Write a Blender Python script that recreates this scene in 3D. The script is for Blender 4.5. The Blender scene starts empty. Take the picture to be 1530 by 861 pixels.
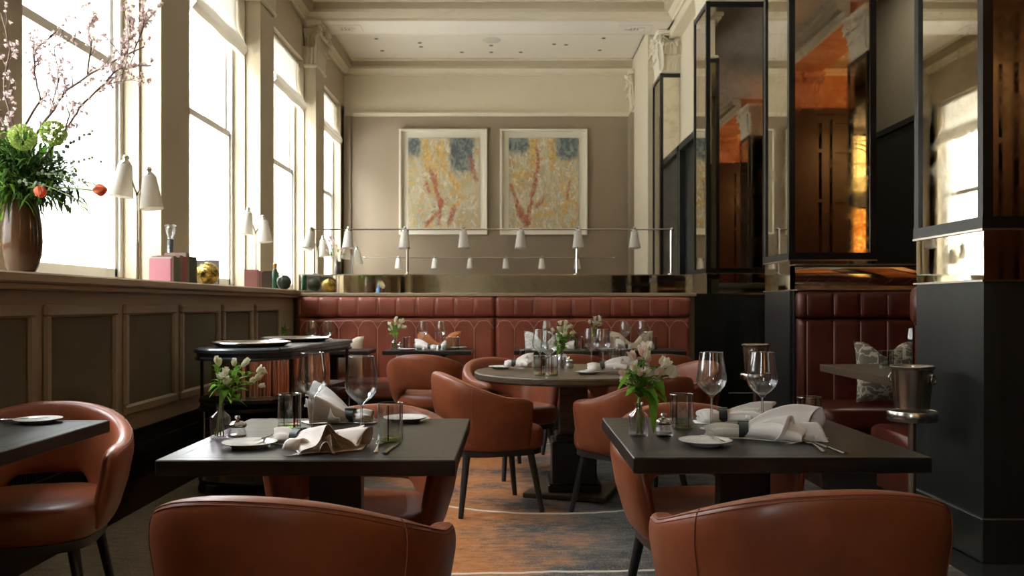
import bpy, math, random
from mathutils import Vector, Matrix, noise as mnoise
PI = math.pi
random.seed(7)
SC = bpy.context.scene
COL = SC.collection
F = 1300.0; CX = 765.0; HY = 455.0; HZ = 1.16      # focal length in pixels, vanishing point, eye height

def at(px, py, z):
    "point on the horizontal plane z seen at pixel px,py"
    d = (HZ - z) * F / (py - HY)
    return Vector(((px - CX) * d / F, d, z))
def atd(px, py, d):
    return Vector(((px - CX) * d / F, d, HZ + (HY - py) * d / F))

# ------------------------------------------------------------------ materials
class NT:
    def __init__(s, name):
        s.mat = bpy.data.materials.new(name); s.mat.use_nodes = True
        s.t = s.mat.node_tree; s.t.nodes.clear()
        s.out = s.t.nodes.new('ShaderNodeOutputMaterial')
    def n(s, k, **kw):
        o = s.t.nodes.new(k)
        for a, b in kw.items(): setattr(o, a, b)
        return o
    def put(s, sock, v):
        if hasattr(v, 'is_output') or isinstance(v, bpy.types.NodeSocket): s.t.links.new(v, sock)
        elif v is not None:
            if isinstance(v, tuple) and len(v) == 3 and sock.type == 'RGBA': v = (*v, 1)
            sock.default_value = v
    def m(s, op, a, b=None, c=None):
        o = s.n('ShaderNodeMath', operation=op)
        s.put(o.inputs[0], a)
        if b is not None: s.put(o.inputs[1], b)
        if c is not None: s.put(o.inputs[2], c)
        return o.outputs[0]
    def smooth(s, x, a, b):
        o = s.n('ShaderNodeMapRange', interpolation_type='SMOOTHSTEP')
        s.put(o.inputs[0], x); o.inputs[1].default_value = a; o.inputs[2].default_value = b
        o.inputs[3].default_value = 0; o.inputs[4].default_value = 1
        return o.outputs[0]
    def mix(s, f, a, b, bt='MIX'):
        o = s.n('ShaderNodeMix', data_type='RGBA', blend_type=bt)
        s.put(o.inputs[0], f); s.put(o.inputs[6], a); s.put(o.inputs[7], b)
        return o.outputs[2]
    def noise(s, vec=None, scale=5, detail=3, rough=.5, dist=0):
        o = s.n('ShaderNodeTexNoise'); o.inputs['Scale'].default_value = scale
        o.inputs['Detail'].default_value = detail; o.inputs['Roughness'].default_value = rough
        o.inputs['Distortion'].default_value = dist
        if vec is not None: s.put(o.inputs['Vector'], vec)
        return o.outputs[0]
    def coord(s, k='Object'): return s.n('ShaderNodeTexCoord').outputs[k]
    def xyz(s, v):
        o = s.n('ShaderNodeSeparateXYZ'); s.put(o.inputs[0], v); return o.outputs
    def vec(s, x, y, z):
        o = s.n('ShaderNodeCombineXYZ')
        for i, v in enumerate((x, y, z)): s.put(o.inputs[i], v)
        return o.outputs[0]
    def map(s, v, scale=(1, 1, 1), rot=(0, 0, 0), loc=(0, 0, 0)):
        o = s.n('ShaderNodeMapping'); s.put(o.inputs[0], v)
        o.inputs['Scale'].default_value = scale; o.inputs['Rotation'].default_value = rot; o.inputs['Location'].default_value = loc
        return o.outputs[0]
    def bump(s, h, strength=.2, dist=.01):
        o = s.n('ShaderNodeBump'); o.inputs['Strength'].default_value = strength
        o.inputs['Distance'].default_value = dist; s.put(o.inputs['Height'], h); return o.outputs[0]
    def pbr(s, col, rough=.5, metal=0, spec=.5, bump=None, **kw):
        o = s.n('ShaderNodeBsdfPrincipled')
        s.put(o.inputs['Base Color'], col); s.put(o.inputs['Roughness'], rough); s.put(o.inputs['Metallic'], metal)
        s.put(o.inputs['Specular IOR Level'], spec)
        if bump is not None: s.put(o.inputs['Normal'], bump)
        for k, v in kw.items(): s.put(o.inputs[k.replace('_', ' ')], v)
        s.t.links.new(o.outputs[0], s.out.inputs[0]); return s.mat

def simple(name, col, rough=.5, metal=0, spec=.5, var=.08, vs=6, bs=0, bscale=80, **kw):
    t = NT(name); c = t.coord()
    nz = t.noise(c, vs, 3)
    dk = tuple(x * (1 - var) for x in col); lt = tuple(min(1, x * (1 + var)) for x in col)
    b = t.bump(t.noise(c, bscale, 2), bs, .002) if bs else None
    return t.pbr(t.mix(nz, dk, lt), rough, metal, spec, b, **kw)

def leather(name, a, b, rough=.34):
    t = NT(name); c = t.coord()
    n1 = t.noise(c, 4.5, 4, .6)
    col = t.mix(t.smooth(n1, .35, .68), a, b)
    r = t.m('ADD', rough - .05, t.m('MULTIPLY', t.noise(c, 9, 3), .14))
    bp = t.bump(t.noise(c, 260, 3, .6), .12, .0012)
    bp2 = t.n('ShaderNodeBump'); bp2.inputs['Strength'].default_value = .25; bp2.inputs['Distance'].default_value = .01
    t.put(bp2.inputs['Height'], t.noise(c, 5, 2)); t.t.links.new(bp, bp2.inputs['Normal'])
    return t.pbr(col, r, 0, .5, bp2.outputs[0])

def glassm(name, tint=(.97, .98, .98), edge=1.0, base=.035, rough=.015):
    "thin clear glass: see-through, mirror-like towards its rims"
    t = NT(name)
    lw = t.n('ShaderNodeLayerWeight'); lw.inputs[0].default_value = .5
    f = t.m('MINIMUM', .85, t.m('ADD', base, t.m('MULTIPLY', t.m('POWER', lw.outputs['Facing'], 3.0), edge * .75)))
    tr = t.n('ShaderNodeBsdfTransparent'); t.put(tr.inputs[0], tint)
    gl = t.n('ShaderNodeBsdfGlossy'); t.put(gl.inputs[0], (.95, .97, .97)); gl.inputs['Roughness'].default_value = rough
    mx = t.n('ShaderNodeMixShader'); t.put(mx.inputs[0], f)
    t.t.links.new(tr.outputs[0], mx.inputs[1]); t.t.links.new(gl.outputs[0], mx.inputs[2])
    t.t.links.new(mx.outputs[0], t.out.inputs[0]); return t.mat

def emit(name, col, st):
    t = NT(name); e = t.n('ShaderNodeEmission'); t.put(e.inputs[0], col); t.put(e.inputs[1], st)
    t.t.links.new(e.outputs[0], t.out.inputs[0]); return t.mat

def wood(name, a, b, rough=.35, sc=(2, 40, 40), bs=.15):
    t = NT(name); c = t.coord()
    g = t.noise(t.map(c, sc), 1.5, 5, .6, .4)
    col = t.mix(t.smooth(g, .35, .7), a, b)
    return t.pbr(col, t.m('ADD', rough - .06, t.m('MULTIPLY', g, .15)), 0, .45, t.bump(g, bs, .002))

M = {}
M['leather'] = leather('tan_leather', (.185, .048, .019), (.27, .076, .031), .33)
M['leather_red'] = leather('oxblood_leather', (.225, .058, .034), (.285, .082, .050), .31)
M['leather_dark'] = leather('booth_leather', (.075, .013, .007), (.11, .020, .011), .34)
M['piping'] = simple('leather_piping', (.58, .30, .22), .45)
M['stitch'] = simple('stitch_thread', (.23, .07, .04), .6)
M['blackwood'] = wood('black_stained_oak', (.006, .0055, .005), (.015, .013, .011), .33, (3, 50, 50))
M['oak'] = wood('smoked_oak', (.055, .038, .022), (.12, .085, .052), .34, (4, 30, 60))
M['legs'] = simple('blackened_leg', (.018, .018, .018), .38)
M['blackmetal'] = simple('black_metal', (.007, .008, .008), .32, .3)
M['steel'] = simple('polished_steel', (.72, .70, .66), .16, 1.0, vs=3)
M['nickel'] = simple('nickel', (.62, .60, .56), .22, 1.0)
M['champagne'] = simple('brushed_champagne_steel', (.46, .41, .34), .24, 1.0, var=.12)
M['bronze'] = simple('bronze_mirror', (.74, .64, .56), .10, 1.0)
M['slate'] = simple('slate_lacquer', (.045, .055, .062), .26, .3)
M['china'] = simple('white_china', (.78, .77, .73), .18, var=.02)

M['linen'] = simple('white_linen', (.88, .86, .82), .85, var=.05, vs=20, bs=.25, bscale=700)
M['linen_pink'] = simple('blush_linen', (.86, .79, .73), .85, var=.05, vs=20, bs=.25, bscale=700)
M['ringleather'] = simple('napkin_ring_leather', (.035, .045, .045), .5)
M['glass'] = glassm('clear_glass', base=.09, edge=1.25)
M['glass_stem'] = glassm('solid_glass', (.90, .90, .90), 1.1, .30, .05)
M['tumbler'] = glassm('tumbler_glass', (.93, .95, .93), 1.1, .07)
M['glass_rim'] = glassm('glass_rim', (.95, .95, .95), 1.0, .45, .08)
M['glass_base'] = glassm('green_tinted_glass', (.62, .70, .42), .9, .10)
M['glass_red'] = glassm('red_tinted_glass', (.26, .04, .05), .5, .05)
M['bottleglass'] = glassm('lilac_glass', (.92, .89, .92), 1.1, .09)
M['pane'] = glassm('window_glass', (.96, .97, .97), .5, .02)
M['leaf'] = simple('fresh_leaf', (.13, .30, .03), .45, var=.35, vs=30)
M['leaf_dark'] = simple('dark_leaf', (.05, .11, .025), .5, var=.4, vs=30)
M['stem'] = simple('green_stem', (.17, .28, .06), .5)
M['twig'] = simple('twig_bark', (.13, .085, .065), .8)
def thin(name, col, tl=.5, var=.1, vs=40):
    "leafy or papery stuff that lets light through"
    t = NT(name); n = t.noise(t.coord(), vs, 3)
    c = t.mix(n, tuple(x * (1 - var) for x in col), tuple(min(1, x * (1 + var)) for x in col))
    a = t.n('ShaderNodeBsdfTranslucent'); t.put(a.inputs[0], c); d = t.n('ShaderNodeBsdfDiffuse'); t.put(d.inputs[0], c)
    mx = t.n('ShaderNodeMixShader'); mx.inputs[0].default_value = tl
    t.t.links.new(d.outputs[0], mx.inputs[1]); t.t.links.new(a.outputs[0], mx.inputs[2]); t.t.links.new(mx.outputs[0], t.out.inputs[0]); return t.mat
M['blossom'] = thin('pale_blossom', (.92, .80, .79), .55)
M['petal'] = thin('cream_petal', (.90, .88, .74), .4)
M['petal_pink'] = thin('blush_petal', (.88, .72, .62), .4)
M['lime'] = thin('lime_flower', (.50, .62, .20), .4, .3)
M['tulip'] = thin('coral_tulip', (.90, .30, .17), .45, .2)
M['leaf'] = thin('fresh_leaf', (.17, .36, .045), .35, .3)
M['leaf_dark'] = thin('dark_leaf', (.055, .11, .028), .3, .4)
M['brownglaze'] = simple('brown_glaze', (.095, .045, .022), .12, var=.3, vs=3)
M['cream'] = simple('cream_paint', (.66, .60, .455), .55, var=.03)
M['creamlight'] = simple('light_cream_plaster', (.78, .73, .60), .6, var=.03)
M['taupe'] = simple('taupe_paint', (.215, .168, .112), .6, var=.03, vs=2)
M['pier'] = simple('beige_paint', (.40, .335, .230), .55, var=.02, vs=2)
M['ceil'] = simple('ceiling_paint', (.80, .75, .66), .8, var=.015, vs=2)
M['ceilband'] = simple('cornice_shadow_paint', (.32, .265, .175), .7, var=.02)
M['wainscot'] = simple('wainscot_paint', (.275, .215, .145), .42, var=.04, vs=2)
M['sill'] = simple('sill_paint', (.40, .325, .215), .40, var=.03)
M['winframe'] = simple('window_paint', (.80, .80, .76), .4, var=.02)
M['grey'] = simple('dark_grey_paint', (.13, .115, .085), .7)
M['blackpaint'] = simple('black_panel', (.008, .010, .010), .35)
M['frame_white'] = simple('frame_paint', (.80, .76, .64), .45, var=.02)
M['mount'] = simple('mount_board', (.72, .69, .58), .9, var=.02)
M['shade_fabric'] = None
M['darkwood'] = wood('dark_mahogany', (.010, .0025, .0015), (.022, .005, .003), .4, (30, 30, 2))

def linen_panel():
    t = NT('linen_panel'); c = t.coord()
    a = t.noise(t.map(c, (1, 400, 30)), 1, 2); b = t.noise(t.map(c, (1, 30, 400)), 1, 2)
    w = t.m('ADD', a, b)
    col = t.mix(t.m('MULTIPLY', w, .5), (.085, .068, .042), (.125, .10, .066))
    return t.pbr(col, .8, 0, .2, t.bump(w, .2, .002))
M['linenpanel'] = linen_panel()
def fabric_blind():
    t = NT('blind_fabric'); c = t.coord()
    tr = t.n('ShaderNodeBsdfTranslucent'); t.put(tr.inputs[0], (.52, .49, .43))
    df = t.n('ShaderNodeBsdfDiffuse'); t.put(df.inputs[0], (.70, .66, .58))
    mx = t.n('ShaderNodeMixShader'); mx.inputs[0].default_value = .38
    t.t.links.new(df.outputs[0], mx.inputs[1]); t.t.links.new(tr.outputs[0], mx.inputs[2])
    t.t.links.new(mx.outputs[0], t.out.inputs[0]); return t.mat
M['blind'] = fabric_blind()
M['porcelain'] = thin('white_lampshade', (.90, .88, .82), .35, .02)
def antique():
    t = NT('antique_mirror'); c = t.coord()
    n1 = t.noise(c, 3.2, 6, .7, .6); n2 = t.noise(c, 18, 4, .7)
    k = t.smooth(t.m('ADD', t.m('MULTIPLY', n1, .7), t.m('MULTIPLY', n2, .3)), .42, .72)
    col = t.mix(k, (.74, .70, .60), (.50, .46, .36))
    r = t.m('ADD', .012, t.m('MULTIPLY', k, .09))
    return t.pbr(col, r, 1.0, .5)
M['antique'] = antique()
def brushed():
    t = NT('patinated_steel'); c = t.coord()
    g = t.noise(t.map(c, (12, 12, .8)), 1.5, 4, .6); n = t.noise(c, 1.6, 3)
    col = t.mix(t.m('MULTIPLY', g, n), (.030, .036, .038), (.11, .115, .11))
    return t.pbr(col, t.m('ADD', .30, t.m('MULTIPLY', g, .15)), .75, .5)
M['patina'] = brushed()

def carpet():
    t = NT('carpet'); c = t.coord(); x, y, z = t.xyz(c)
    n = t.noise(t.map(c, (1.0, 1.9, 1)), 1.7, 5, .62, .3)
    fine = t.noise(t.map(c, (70, 110, 1)), 1.4, 3, .7)
    mid = t.noise(t.map(c, (10, 24, 1)), 1.3, 4, .7)
    # orange patch in the middle aisle, blue grey to the right, stone grey along the wall
    o = t.m('ADD', t.m('MULTIPLY', t.m('ABSOLUTE', t.m('ADD', x, .28)), -1.25), t.m('MULTIPLY', t.m('SUBTRACT', n, .5), 2.6))
    o = t.m('ADD', o, t.m('MULTIPLY', t.m('SUBTRACT', mid, .5), 1.1))
    om = t.smooth(o, -.85, .05)
    blue = t.mix(t.smooth(n, .38, .62), (.040, .047, .053), (.105, .108, .105))
    stone = t.mix(n, (.10, .085, .058), (.17, .145, .105))
    base = t.mix(t.smooth(x, -1.25, -.55), stone, blue)
    col = t.mix(om, base, t.mix(mid, (.24, .075, .018), (.46, .17, .045)))
    col = t.mix(t.smooth(t.m('ADD', fine, t.m('MULTIPLY', mid, .5)), .68, 1.05), col, (.30, .24, .17))
    col = t.mix(t.m('MULTIPLY', t.smooth(fine, .30, .12), .5), col, (.03, .03, .035))
    wob = t.m('MULTIPLY', t.m('SUBTRACT', t.noise(t.map(c, (9, 2, 1)), 1, 3), .5), .045)
    def line(f, w=.014):
        d = t.m('ABSOLUTE', t.m('ADD', t.m('SUBTRACT', y, f), wob)); return t.smooth(d, w, w * .55)
    dx = t.m('SUBTRACT', x, .23)
    l1 = line(t.m('ADD', 4.82, t.m('MULTIPLY', t.m('MULTIPLY', dx, dx), .50)), .02)
    l2 = line(t.m('ADD', 3.76, t.m('MULTIPLY', x, .06)), .016)
    l3 = line(t.m('ADD', 7.1, t.m('MULTIPLY', t.m('SINE', t.m('MULTIPLY', x, 1.1)), .4)))
    k = t.m('MAXIMUM', l1, t.m('MAXIMUM', l2, l3))
    col = t.mix(t.m('MULTIPLY', k, t.smooth(x, -2.3, -.5)), col, (.66, .60, .50))
    col = t.mix(t.m('MULTIPLY', k, .35), col, (.30, .26, .20))
    return t.pbr(col, .95, 0, .1, t.bump(t.noise(c, 350, 2), .4, .004))
M['carpet'] = carpet()
M['stone'] = simple('dark_stone_floor', (.022, .024, .025), .22, var=.3, vs=3)

def painting(name, seed, reds, yel, dark):
    t = NT(name); g = t.coord('Generated'); X, Y, Z = t.xyz(g)
    u, v = X, Z
    off = t.vec(seed, seed * .7, 0)
    va = t.n('ShaderNodeVectorMath', operation='ADD'); t.put(va.inputs[0], t.vec(u, 0, t.m('MULTIPLY', v, 1.2))); t.put(va.inputs[1], off)
    p = va.outputs[0]
    pv = t.map(p, (1, 1, .62))
    dn = t.m('MULTIPLY', t.m('SUBTRACT', t.noise(p, 9, 6, .75), .5), 1.7); dn2 = t.m('MULTIPLY', t.m('SUBTRACT', t.noise(p, 24, 4, .8), .5), 1.5)
    def nz(sc, ox, di=1.0, ro=.7): return t.noise(t.map(pv, loc=(ox, ox * .5, -ox)), sc, 6, ro, di)
    col = t.mix(t.smooth(nz(4, 0, 2), .40, .60), (.37, .29, .14), (.46, .42, .30))
    col = t.mix(t.smooth(nz(5, 3, 2.5), .54, .60), col, (.60, .57, .46))
    col = t.mix(t.smooth(nz(6, 5, 2.5), .55, .61), col, (.50, .31, .08))
    col = t.mix(t.smooth(nz(7, 7, 2.5), .57, .62), col, (.27, .32, .28))
    col = t.mix(t.smooth(nz(8, 9, 2.5), .60, .64), col, (.46, .20, .09))
    col = t.mix(t.smooth(nz(11, 11, 3, .75), .59, .63), col, (.13, .15, .14))
    col = t.mix(t.smooth(nz(12, 13, 3, .75), .60, .64), col, (.74, .73, .68))
    b2 = nz(13, 15, 1.2)
    # dark slate blocks near the top
    for (cx, w, vb) in dark:
        du = t.m('ABSOLUTE', t.m('SUBTRACT', t.m('ADD', u, t.m('MULTIPLY', dn, .10)), cx))
        k = t.m('MULTIPLY', t.smooth(du, w, w - .06), t.smooth(t.m('ADD', v, t.m('MULTIPLY', dn, .18)), vb - .05, vb + .06))
        col = t.mix(k, col, t.mix(t.smooth(b2, .42, .62), (.05, .062, .068), (.20, .22, .19)))
    def seg(x0, y0, x1, y1, w, c, wb=.10):
        nonlocal col
        L = math.hypot(x1 - x0, y1 - y0); ux, uy = (x1 - x0) / L, (y1 - y0) / L
        uu = t.m('SUBTRACT', t.m('ADD', u, t.m('MULTIPLY', dn, wb)), x0); vv = t.m('SUBTRACT', t.m('ADD', v, t.m('MULTIPLY', dn2, wb * .7)), y0)
        al = t.m('ADD', t.m('MULTIPLY', uu, ux), t.m('MULTIPLY', vv, uy))
        pe = t.m('ABSOLUTE', t.m('SUBTRACT', t.m('MULTIPLY', uu, uy), t.m('MULTIPLY', vv, ux)))
        pe = t.m('ADD', pe, t.m('MULTIPLY', t.m('ABSOLUTE', dn2), w * 2.6))
        k = t.m('MULTIPLY', t.smooth(pe, w * 1.25, w * .8), t.m('MULTIPLY', t.smooth(al, -.01, .03), t.smooth(al, L + .01, L - .03)))
        k = t.m('MULTIPLY', k, t.m('ADD', .35, t.m('MULTIPLY', t.smooth(nz(16, x0 * 9 + y0, 2, .8), .40, .55), .65)))
        col = t.mix(k, col, t.mix(t.smooth(nz(12, y1 * 7 + 2, 2, .8), .40, .62), tuple(q * .55 for q in c), tuple(min(1, q * 1.25) for q in c)))
    for a in yel: seg(*a, (.52, .33, .09))
    for a in reds: seg(*a, (.27, .070, .035))
    return t, t.pbr(col, .6, 0, .3), seg
def art1():
    t, m, seg = painting('abstract_painting_a', 1.3,
        [(.30, .68, .47, .22, .035), (.47, .36, .44, .02, .03), (.22, .02, .46, .20, .028), (.66, .26, .56, .02, .035), (.86, .80, .98, .50, .035),
         (.22, .52, .33, .38, .022), (.36, .60, .42, .45, .03)],
        [(.24, 1.0, .30, .62, .05), (.46, 1.0, .52, .60, .045), (.55, .60, .72, .44, .05), (.40, .95, .40, .5, .04)],
        [(.07, .13, .80), (.76, .20, .62)])
    return m
def art2():
    t, m, seg = painting('abstract_painting_b', 4.1,
        [(.40, .92, .42, .70, .028), (.43, .74, .25, .04, .03), (.02, .50, .18, .10, .03), (.16, .26, .22, .04, .035), (.40, .22, .50, .36, .028),
         (.27, .16, .25, .0, .055), (.87, .55, .84, .30, .018)],
        [(.35, 1.0, .33, .65, .06), (.60, 1.0, .62, .62, .045), (.05, .58, .40, .60, .04), (.84, .34, .76, .08, .03)],
        [(.12, .19, .82), (.84, .19, .76)])
    return m
M['art1'] = art1(); M['art2'] = art2()
def cushion_mat(name, base, ln, sc=9):
    t = NT(name); c = t.coord()
    v = t.n('ShaderNodeTexVoronoi', feature='DISTANCE_TO_EDGE'); v.inputs['Scale'].default_value = sc
    va = t.n('ShaderNodeVectorMath', operation='ADD'); t.put(va.inputs[0], t.map(c, (1, 1, 2.0)))
    nn = t.n('ShaderNodeTexNoise'); nn.inputs['Scale'].default_value = 6
    sv = t.n('ShaderNodeVectorMath', operation='SCALE'); t.t.links.new(nn.outputs['Color'], sv.inputs[0]); sv.inputs['Scale'].default_value = .15
    t.t.links.new(sv.outputs[0], va.inputs[1]); t.t.links.new(va.outputs[0], v.inputs['Vector'])
    return t.pbr(t.mix(t.smooth(v.outputs['Distance'], .09, .05), base, ln), .9, 0, .1, t.bump(t.noise(c, 500, 2), .3, .002))
M['cush_grey'] = cushion_mat('grey_patterned_cushion', (.20, .18, .14), (.60, .55, .45))
M['cush_rust'] = simple('rust_cushion', (.34, .12, .035), .85, var=.2, vs=14, bs=.4, bscale=300)
M['cush_beige'] = simple('beige_cushion', (.60, .50, .37), .9, var=.15, vs=14, bs=.4, bscale=300)
M['cush_pale'] = cushion_mat('pale_patterned_cushion', (.55, .54, .48), (.80, .78, .72), 12)
def goldglass():
    t = NT('amber_mercury_glass'); c = t.coord()
    v = t.noise(c, 14, 4, .7, 1.5)
    return t.pbr(t.mix(t.smooth(v, .4, .62), (.16, .10, .02), (.75, .50, .12)), .12, .8, .6, t.bump(v, .6, .02))
M['gold'] = goldglass()

# ------------------------------------------------------------------ mesh builder
class MB:
    def __init__(s): s.v = []; s.f = []; s.mi = []; s.cur = 0
    def add(s, vs, fs):
        b = len(s.v); s.v += [Vector(p) for p in vs]; s.f += [tuple(b + i for i in f) for f in fs]; s.mi += [s.cur] * len(fs); return s
    def box(s, x0, x1, y0, y1, z0, z1, bev=0):
        if bev:
            b = min(bev, (x1 - x0) / 2.01, (y1 - y0) / 2.01, (z1 - z0) / 2.01)
            xs, ys, zs = (x0, x1), (y0, y1), (z0, z1); vs = []
            sg = (-1, 1)
            idx = {}
            for i in (0, 1):
                for j in (0, 1):
                    for k in (0, 1):
                        P = (xs[i], ys[j], zs[k])
                        for a in range(3):
                            q = [P[n] - (0 if n == a else (sg[(i, j, k)[n]] * b)) for n in range(3)]
                            idx[(i, j, k, a)] = len(vs); vs.append(q)
            fs = []
            for a in range(3):
                o1, o2 = [n for n in range(3) if n != a]
                for e in (0, 1):
                    q = []
                    for (p, r) in ((0, 0), (1, 0), (1, 1), (0, 1)):
                        k = [0, 0, 0]; k[a] = e; k[o1] = p; k[o2] = r; q.append(idx[(*k, a)])
                    fs.append(q)
            for a in range(3):        # edges along axis a
                o1, o2 = [n for n in range(3) if n != a]
                for p in (0, 1):
                    for r in (0, 1):
                        k0 = [0, 0, 0]; k0[o1] = p; k0[o2] = r; k1 = list(k0); k1[a] = 1
                        fs.append([idx[(*k0, o1)], idx[(*k1, o1)], idx[(*k1, o2)], idx[(*k0, o2)]])
            for i in (0, 1):
                for j in (0, 1):
                    for k in (0, 1): fs.append([idx[(i, j, k, 0)], idx[(i, j, k, 1)], idx[(i, j, k, 2)]])
            return s.add(vs, fs)
        vs = [(x, y, z) for x in (x0, x1) for y in (y0, y1) for z in (z0, z1)]
        return s.add(vs, [(0, 1, 3, 2), (4, 6, 7, 5), (0, 4, 5, 1), (2, 3, 7, 6), (0, 2, 6, 4), (1, 5, 7, 3)])
    def quad(s, a, b, c, d): return s.add([a, b, c, d], [(0, 1, 2, 3)])
    def loft(s, rings, closed=True, caps=True):
        n = len(rings[0]); vs = [p for r in rings for p in r]; fs = []
        for i in range(len(rings) - 1):
            for j in range(n if closed else n - 1):
                k = (j + 1) % n; fs.append((i * n + j, i * n + k, (i + 1) * n + k, (i + 1) * n + j))
        if caps and closed:
            fs.append(tuple(range(n - 1, -1, -1))); fs.append(tuple((len(rings) - 1) * n + j for j in range(n)))
        return s.add(vs, fs)
    def lathe(s, prof, n=24, c=(0, 0, 0), caps=False, mat=None):
        rings = []
        for r, z in prof:
            r = max(r, 1e-5)
            ring = [Vector((r * math.cos(2 * PI * i / n), r * math.sin(2 * PI * i / n), z)) for i in range(n)]
            if mat: ring = [mat @ p for p in ring]
            rings.append([p + Vector(c) for p in ring])
        return s.loft(rings, True, caps)
    def tube(s, pts, r, n=8, r1=None, caps=True):
        pts = [Vector(p) for p in pts]; rings = []; m = len(pts)
        up = None
        for i, p in enumerate(pts):
            t = (pts[min(i + 1, m - 1)] - pts[max(i - 1, 0)])
            if t.length < 1e-9: t = Vector((0, 0, 1))
            t.normalize()
            if up is None: up = t.orthogonal().normalized()
            up = (up - t * up.dot(t))
            if up.length < 1e-6: up = t.orthogonal()
            up.normalize(); w = t.cross(up)
            rr = r if r1 is None else r + (r1 - r) * i / (m - 1)
            if callable(r): rr = r(i / (m - 1))
            rings.append([p + (up * math.cos(2 * PI * j / n) + w * math.sin(2 * PI * j / n)) * rr for j in range(n)])
        return s.loft(rings, True, caps)
    def grid(s, fn, nu, nv, closev=False):
        vs = [fn(i / (nu - 1), j / (nv - 1 if not closev else nv)) for i in range(nu) for j in range(nv)]
        fs = []
        for i in range(nu - 1):
            for j in range(nv if closev else nv - 1):
                k = (j + 1) % nv; fs.append((i * nv + j, i * nv + k, (i + 1) * nv + k, (i + 1) * nv + j))
        return s.add(vs, fs)
    def ball(s, c, r, n=10, sc=(1, 1, 1), m=6):
        rings = []
        for i in range(m + 1):
            a = -PI / 2 + PI * i / m; rr = max(math.cos(a), 1e-3) * r; z = math.sin(a) * r
            rings.append([Vector((c[0] + rr * math.cos(2 * PI * j / n) * sc[0], c[1] + rr * math.sin(2 * PI * j / n) * sc[1], c[2] + z * sc[2])) for j in range(n)])
        return s.loft(rings)
    def xf(s, m, start=0):
        for i in range(start, len(s.v)): s.v[i] = m @ s.v[i]
        return s

def obj(name, mb, mat, parent=None, smooth=True, angle=35, bev=0, sub=0, solid=0):
    me = bpy.data.meshes.new(name)
    me.from_pydata([tuple(v) for v in mb.v], [], mb.f)
    mats = mat if isinstance(mat, (list, tuple)) else [mat]
    for m in mats: me.materials.append(M[m] if isinstance(m, str) else m)
    if len(mats) > 1: me.polygons.foreach_set('material_index', mb.mi)
    me.validate(); me.update()
    import bmesh
    b = bmesh.new(); b.from_mesh(me); bmesh.ops.recalc_face_normals(b, faces=b.faces); b.to_mesh(me); b.free()
    if smooth:
        me.polygons.foreach_set('use_smooth', [True] * len(me.polygons))
        me.set_sharp_from_angle(angle=math.radians(angle))
    o = bpy.data.objects.new(name, me); COL.objects.link(o)
    if parent: o.parent = parent
    if solid:
        q = o.modifiers.new('s', 'SOLIDIFY'); q.thickness = solid; q.offset = 0
    if bev:
        q = o.modifiers.new('b', 'BEVEL'); q.width = bev; q.segments = 2; q.limit_method = 'ANGLE'
    if sub:
        q = o.modifiers.new('d', 'SUBSURF'); q.levels = sub; q.render_levels = sub
    return o
def tag(o, label=None, cat=None, group=None, kind=None):
    if label: o['label'] = label
    if cat: o['category'] = cat
    if group: o['group'] = group
    if kind: o['kind'] = kind
    return o
def thing(name, label, cat, loc=(0, 0, 0), rz=0, group=None):
    o = bpy.data.objects.new(name, None); o.empty_display_size = .1; COL.objects.link(o)
    o.location = loc; o.rotation_euler = (0, 0, rz); return tag(o, label, cat, group)
def struct(name, mb, mat, smooth=False, **k):
    return tag(obj(name, mb, mat, None, smooth, **k), kind='structure')
def kids(o): return [c for c in COL.objects if c.parent == o]
def dup(root, loc, rz, label, group=None, scale=None):
    r = root.copy(); COL.objects.link(r); r.location = loc; r.rotation_euler = (0, 0, rz); r['label'] = label
    if group: r['group'] = group
    if scale: r.scale = (scale,) * 3
    for ch in kids(root):
        c = ch.copy(); COL.objects.link(c); c.parent = r
        for g in kids(ch):
            d = g.copy(); COL.objects.link(d); d.parent = c
    return r
class Proto:
    "first placement moves the built one, later ones copy it"
    def __init__(s, make): s.make = make; s.root = None; s.n = 0
    def __call__(s, loc, rz, label, group=None, scale=None):
        if s.root is None:
            s.root = s.make(); o = s.root; o.location = loc; o.rotation_euler = (0, 0, rz); o['label'] = label
            if group: o['group'] = group
            if scale: o.scale = (scale,) * 3
            return o
        o = dup(s.root, loc, rz, label, group, scale)
        if not scale: o.scale = (1, 1, 1)
        return o
SKY = 32.0; EXPO = 0.3; SUN = 48.0
# ------------------------------------------------------------------ the room
XL, XP, XG = -2.87, -2.71, -3.02      # wall plane beside the windows, pilaster fronts, glass
XR = 2.12                             # faces of the mirrored pillars
YB = 14.88; ZC = 5.32; ZS = 5.07      # end wall, ceiling, beam soffits
P0, PD = 6.72, 2.65
PIL = [P0 + PD * k for k in range(-5, 3)]       # pilaster starts on the window side
YR = -7.2; XE = 8.2
CW = .65
COLS = [3.91, 6.64, 9.47, 12.41]

mb = MB(); mb.box(-3.2, 1.95, YR, YB, -.1, 0); struct('floor', mb, 'carpet')
mb = MB(); mb.box(1.95, XE, YR, YB, -.1, 0); o = struct('floor_stone', mb, 'stone')
mb = MB(); mb.box(-3.3, XE, YR, YB + .2, ZC, ZC + .2); struct('ceiling', mb, 'ceil')

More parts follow.
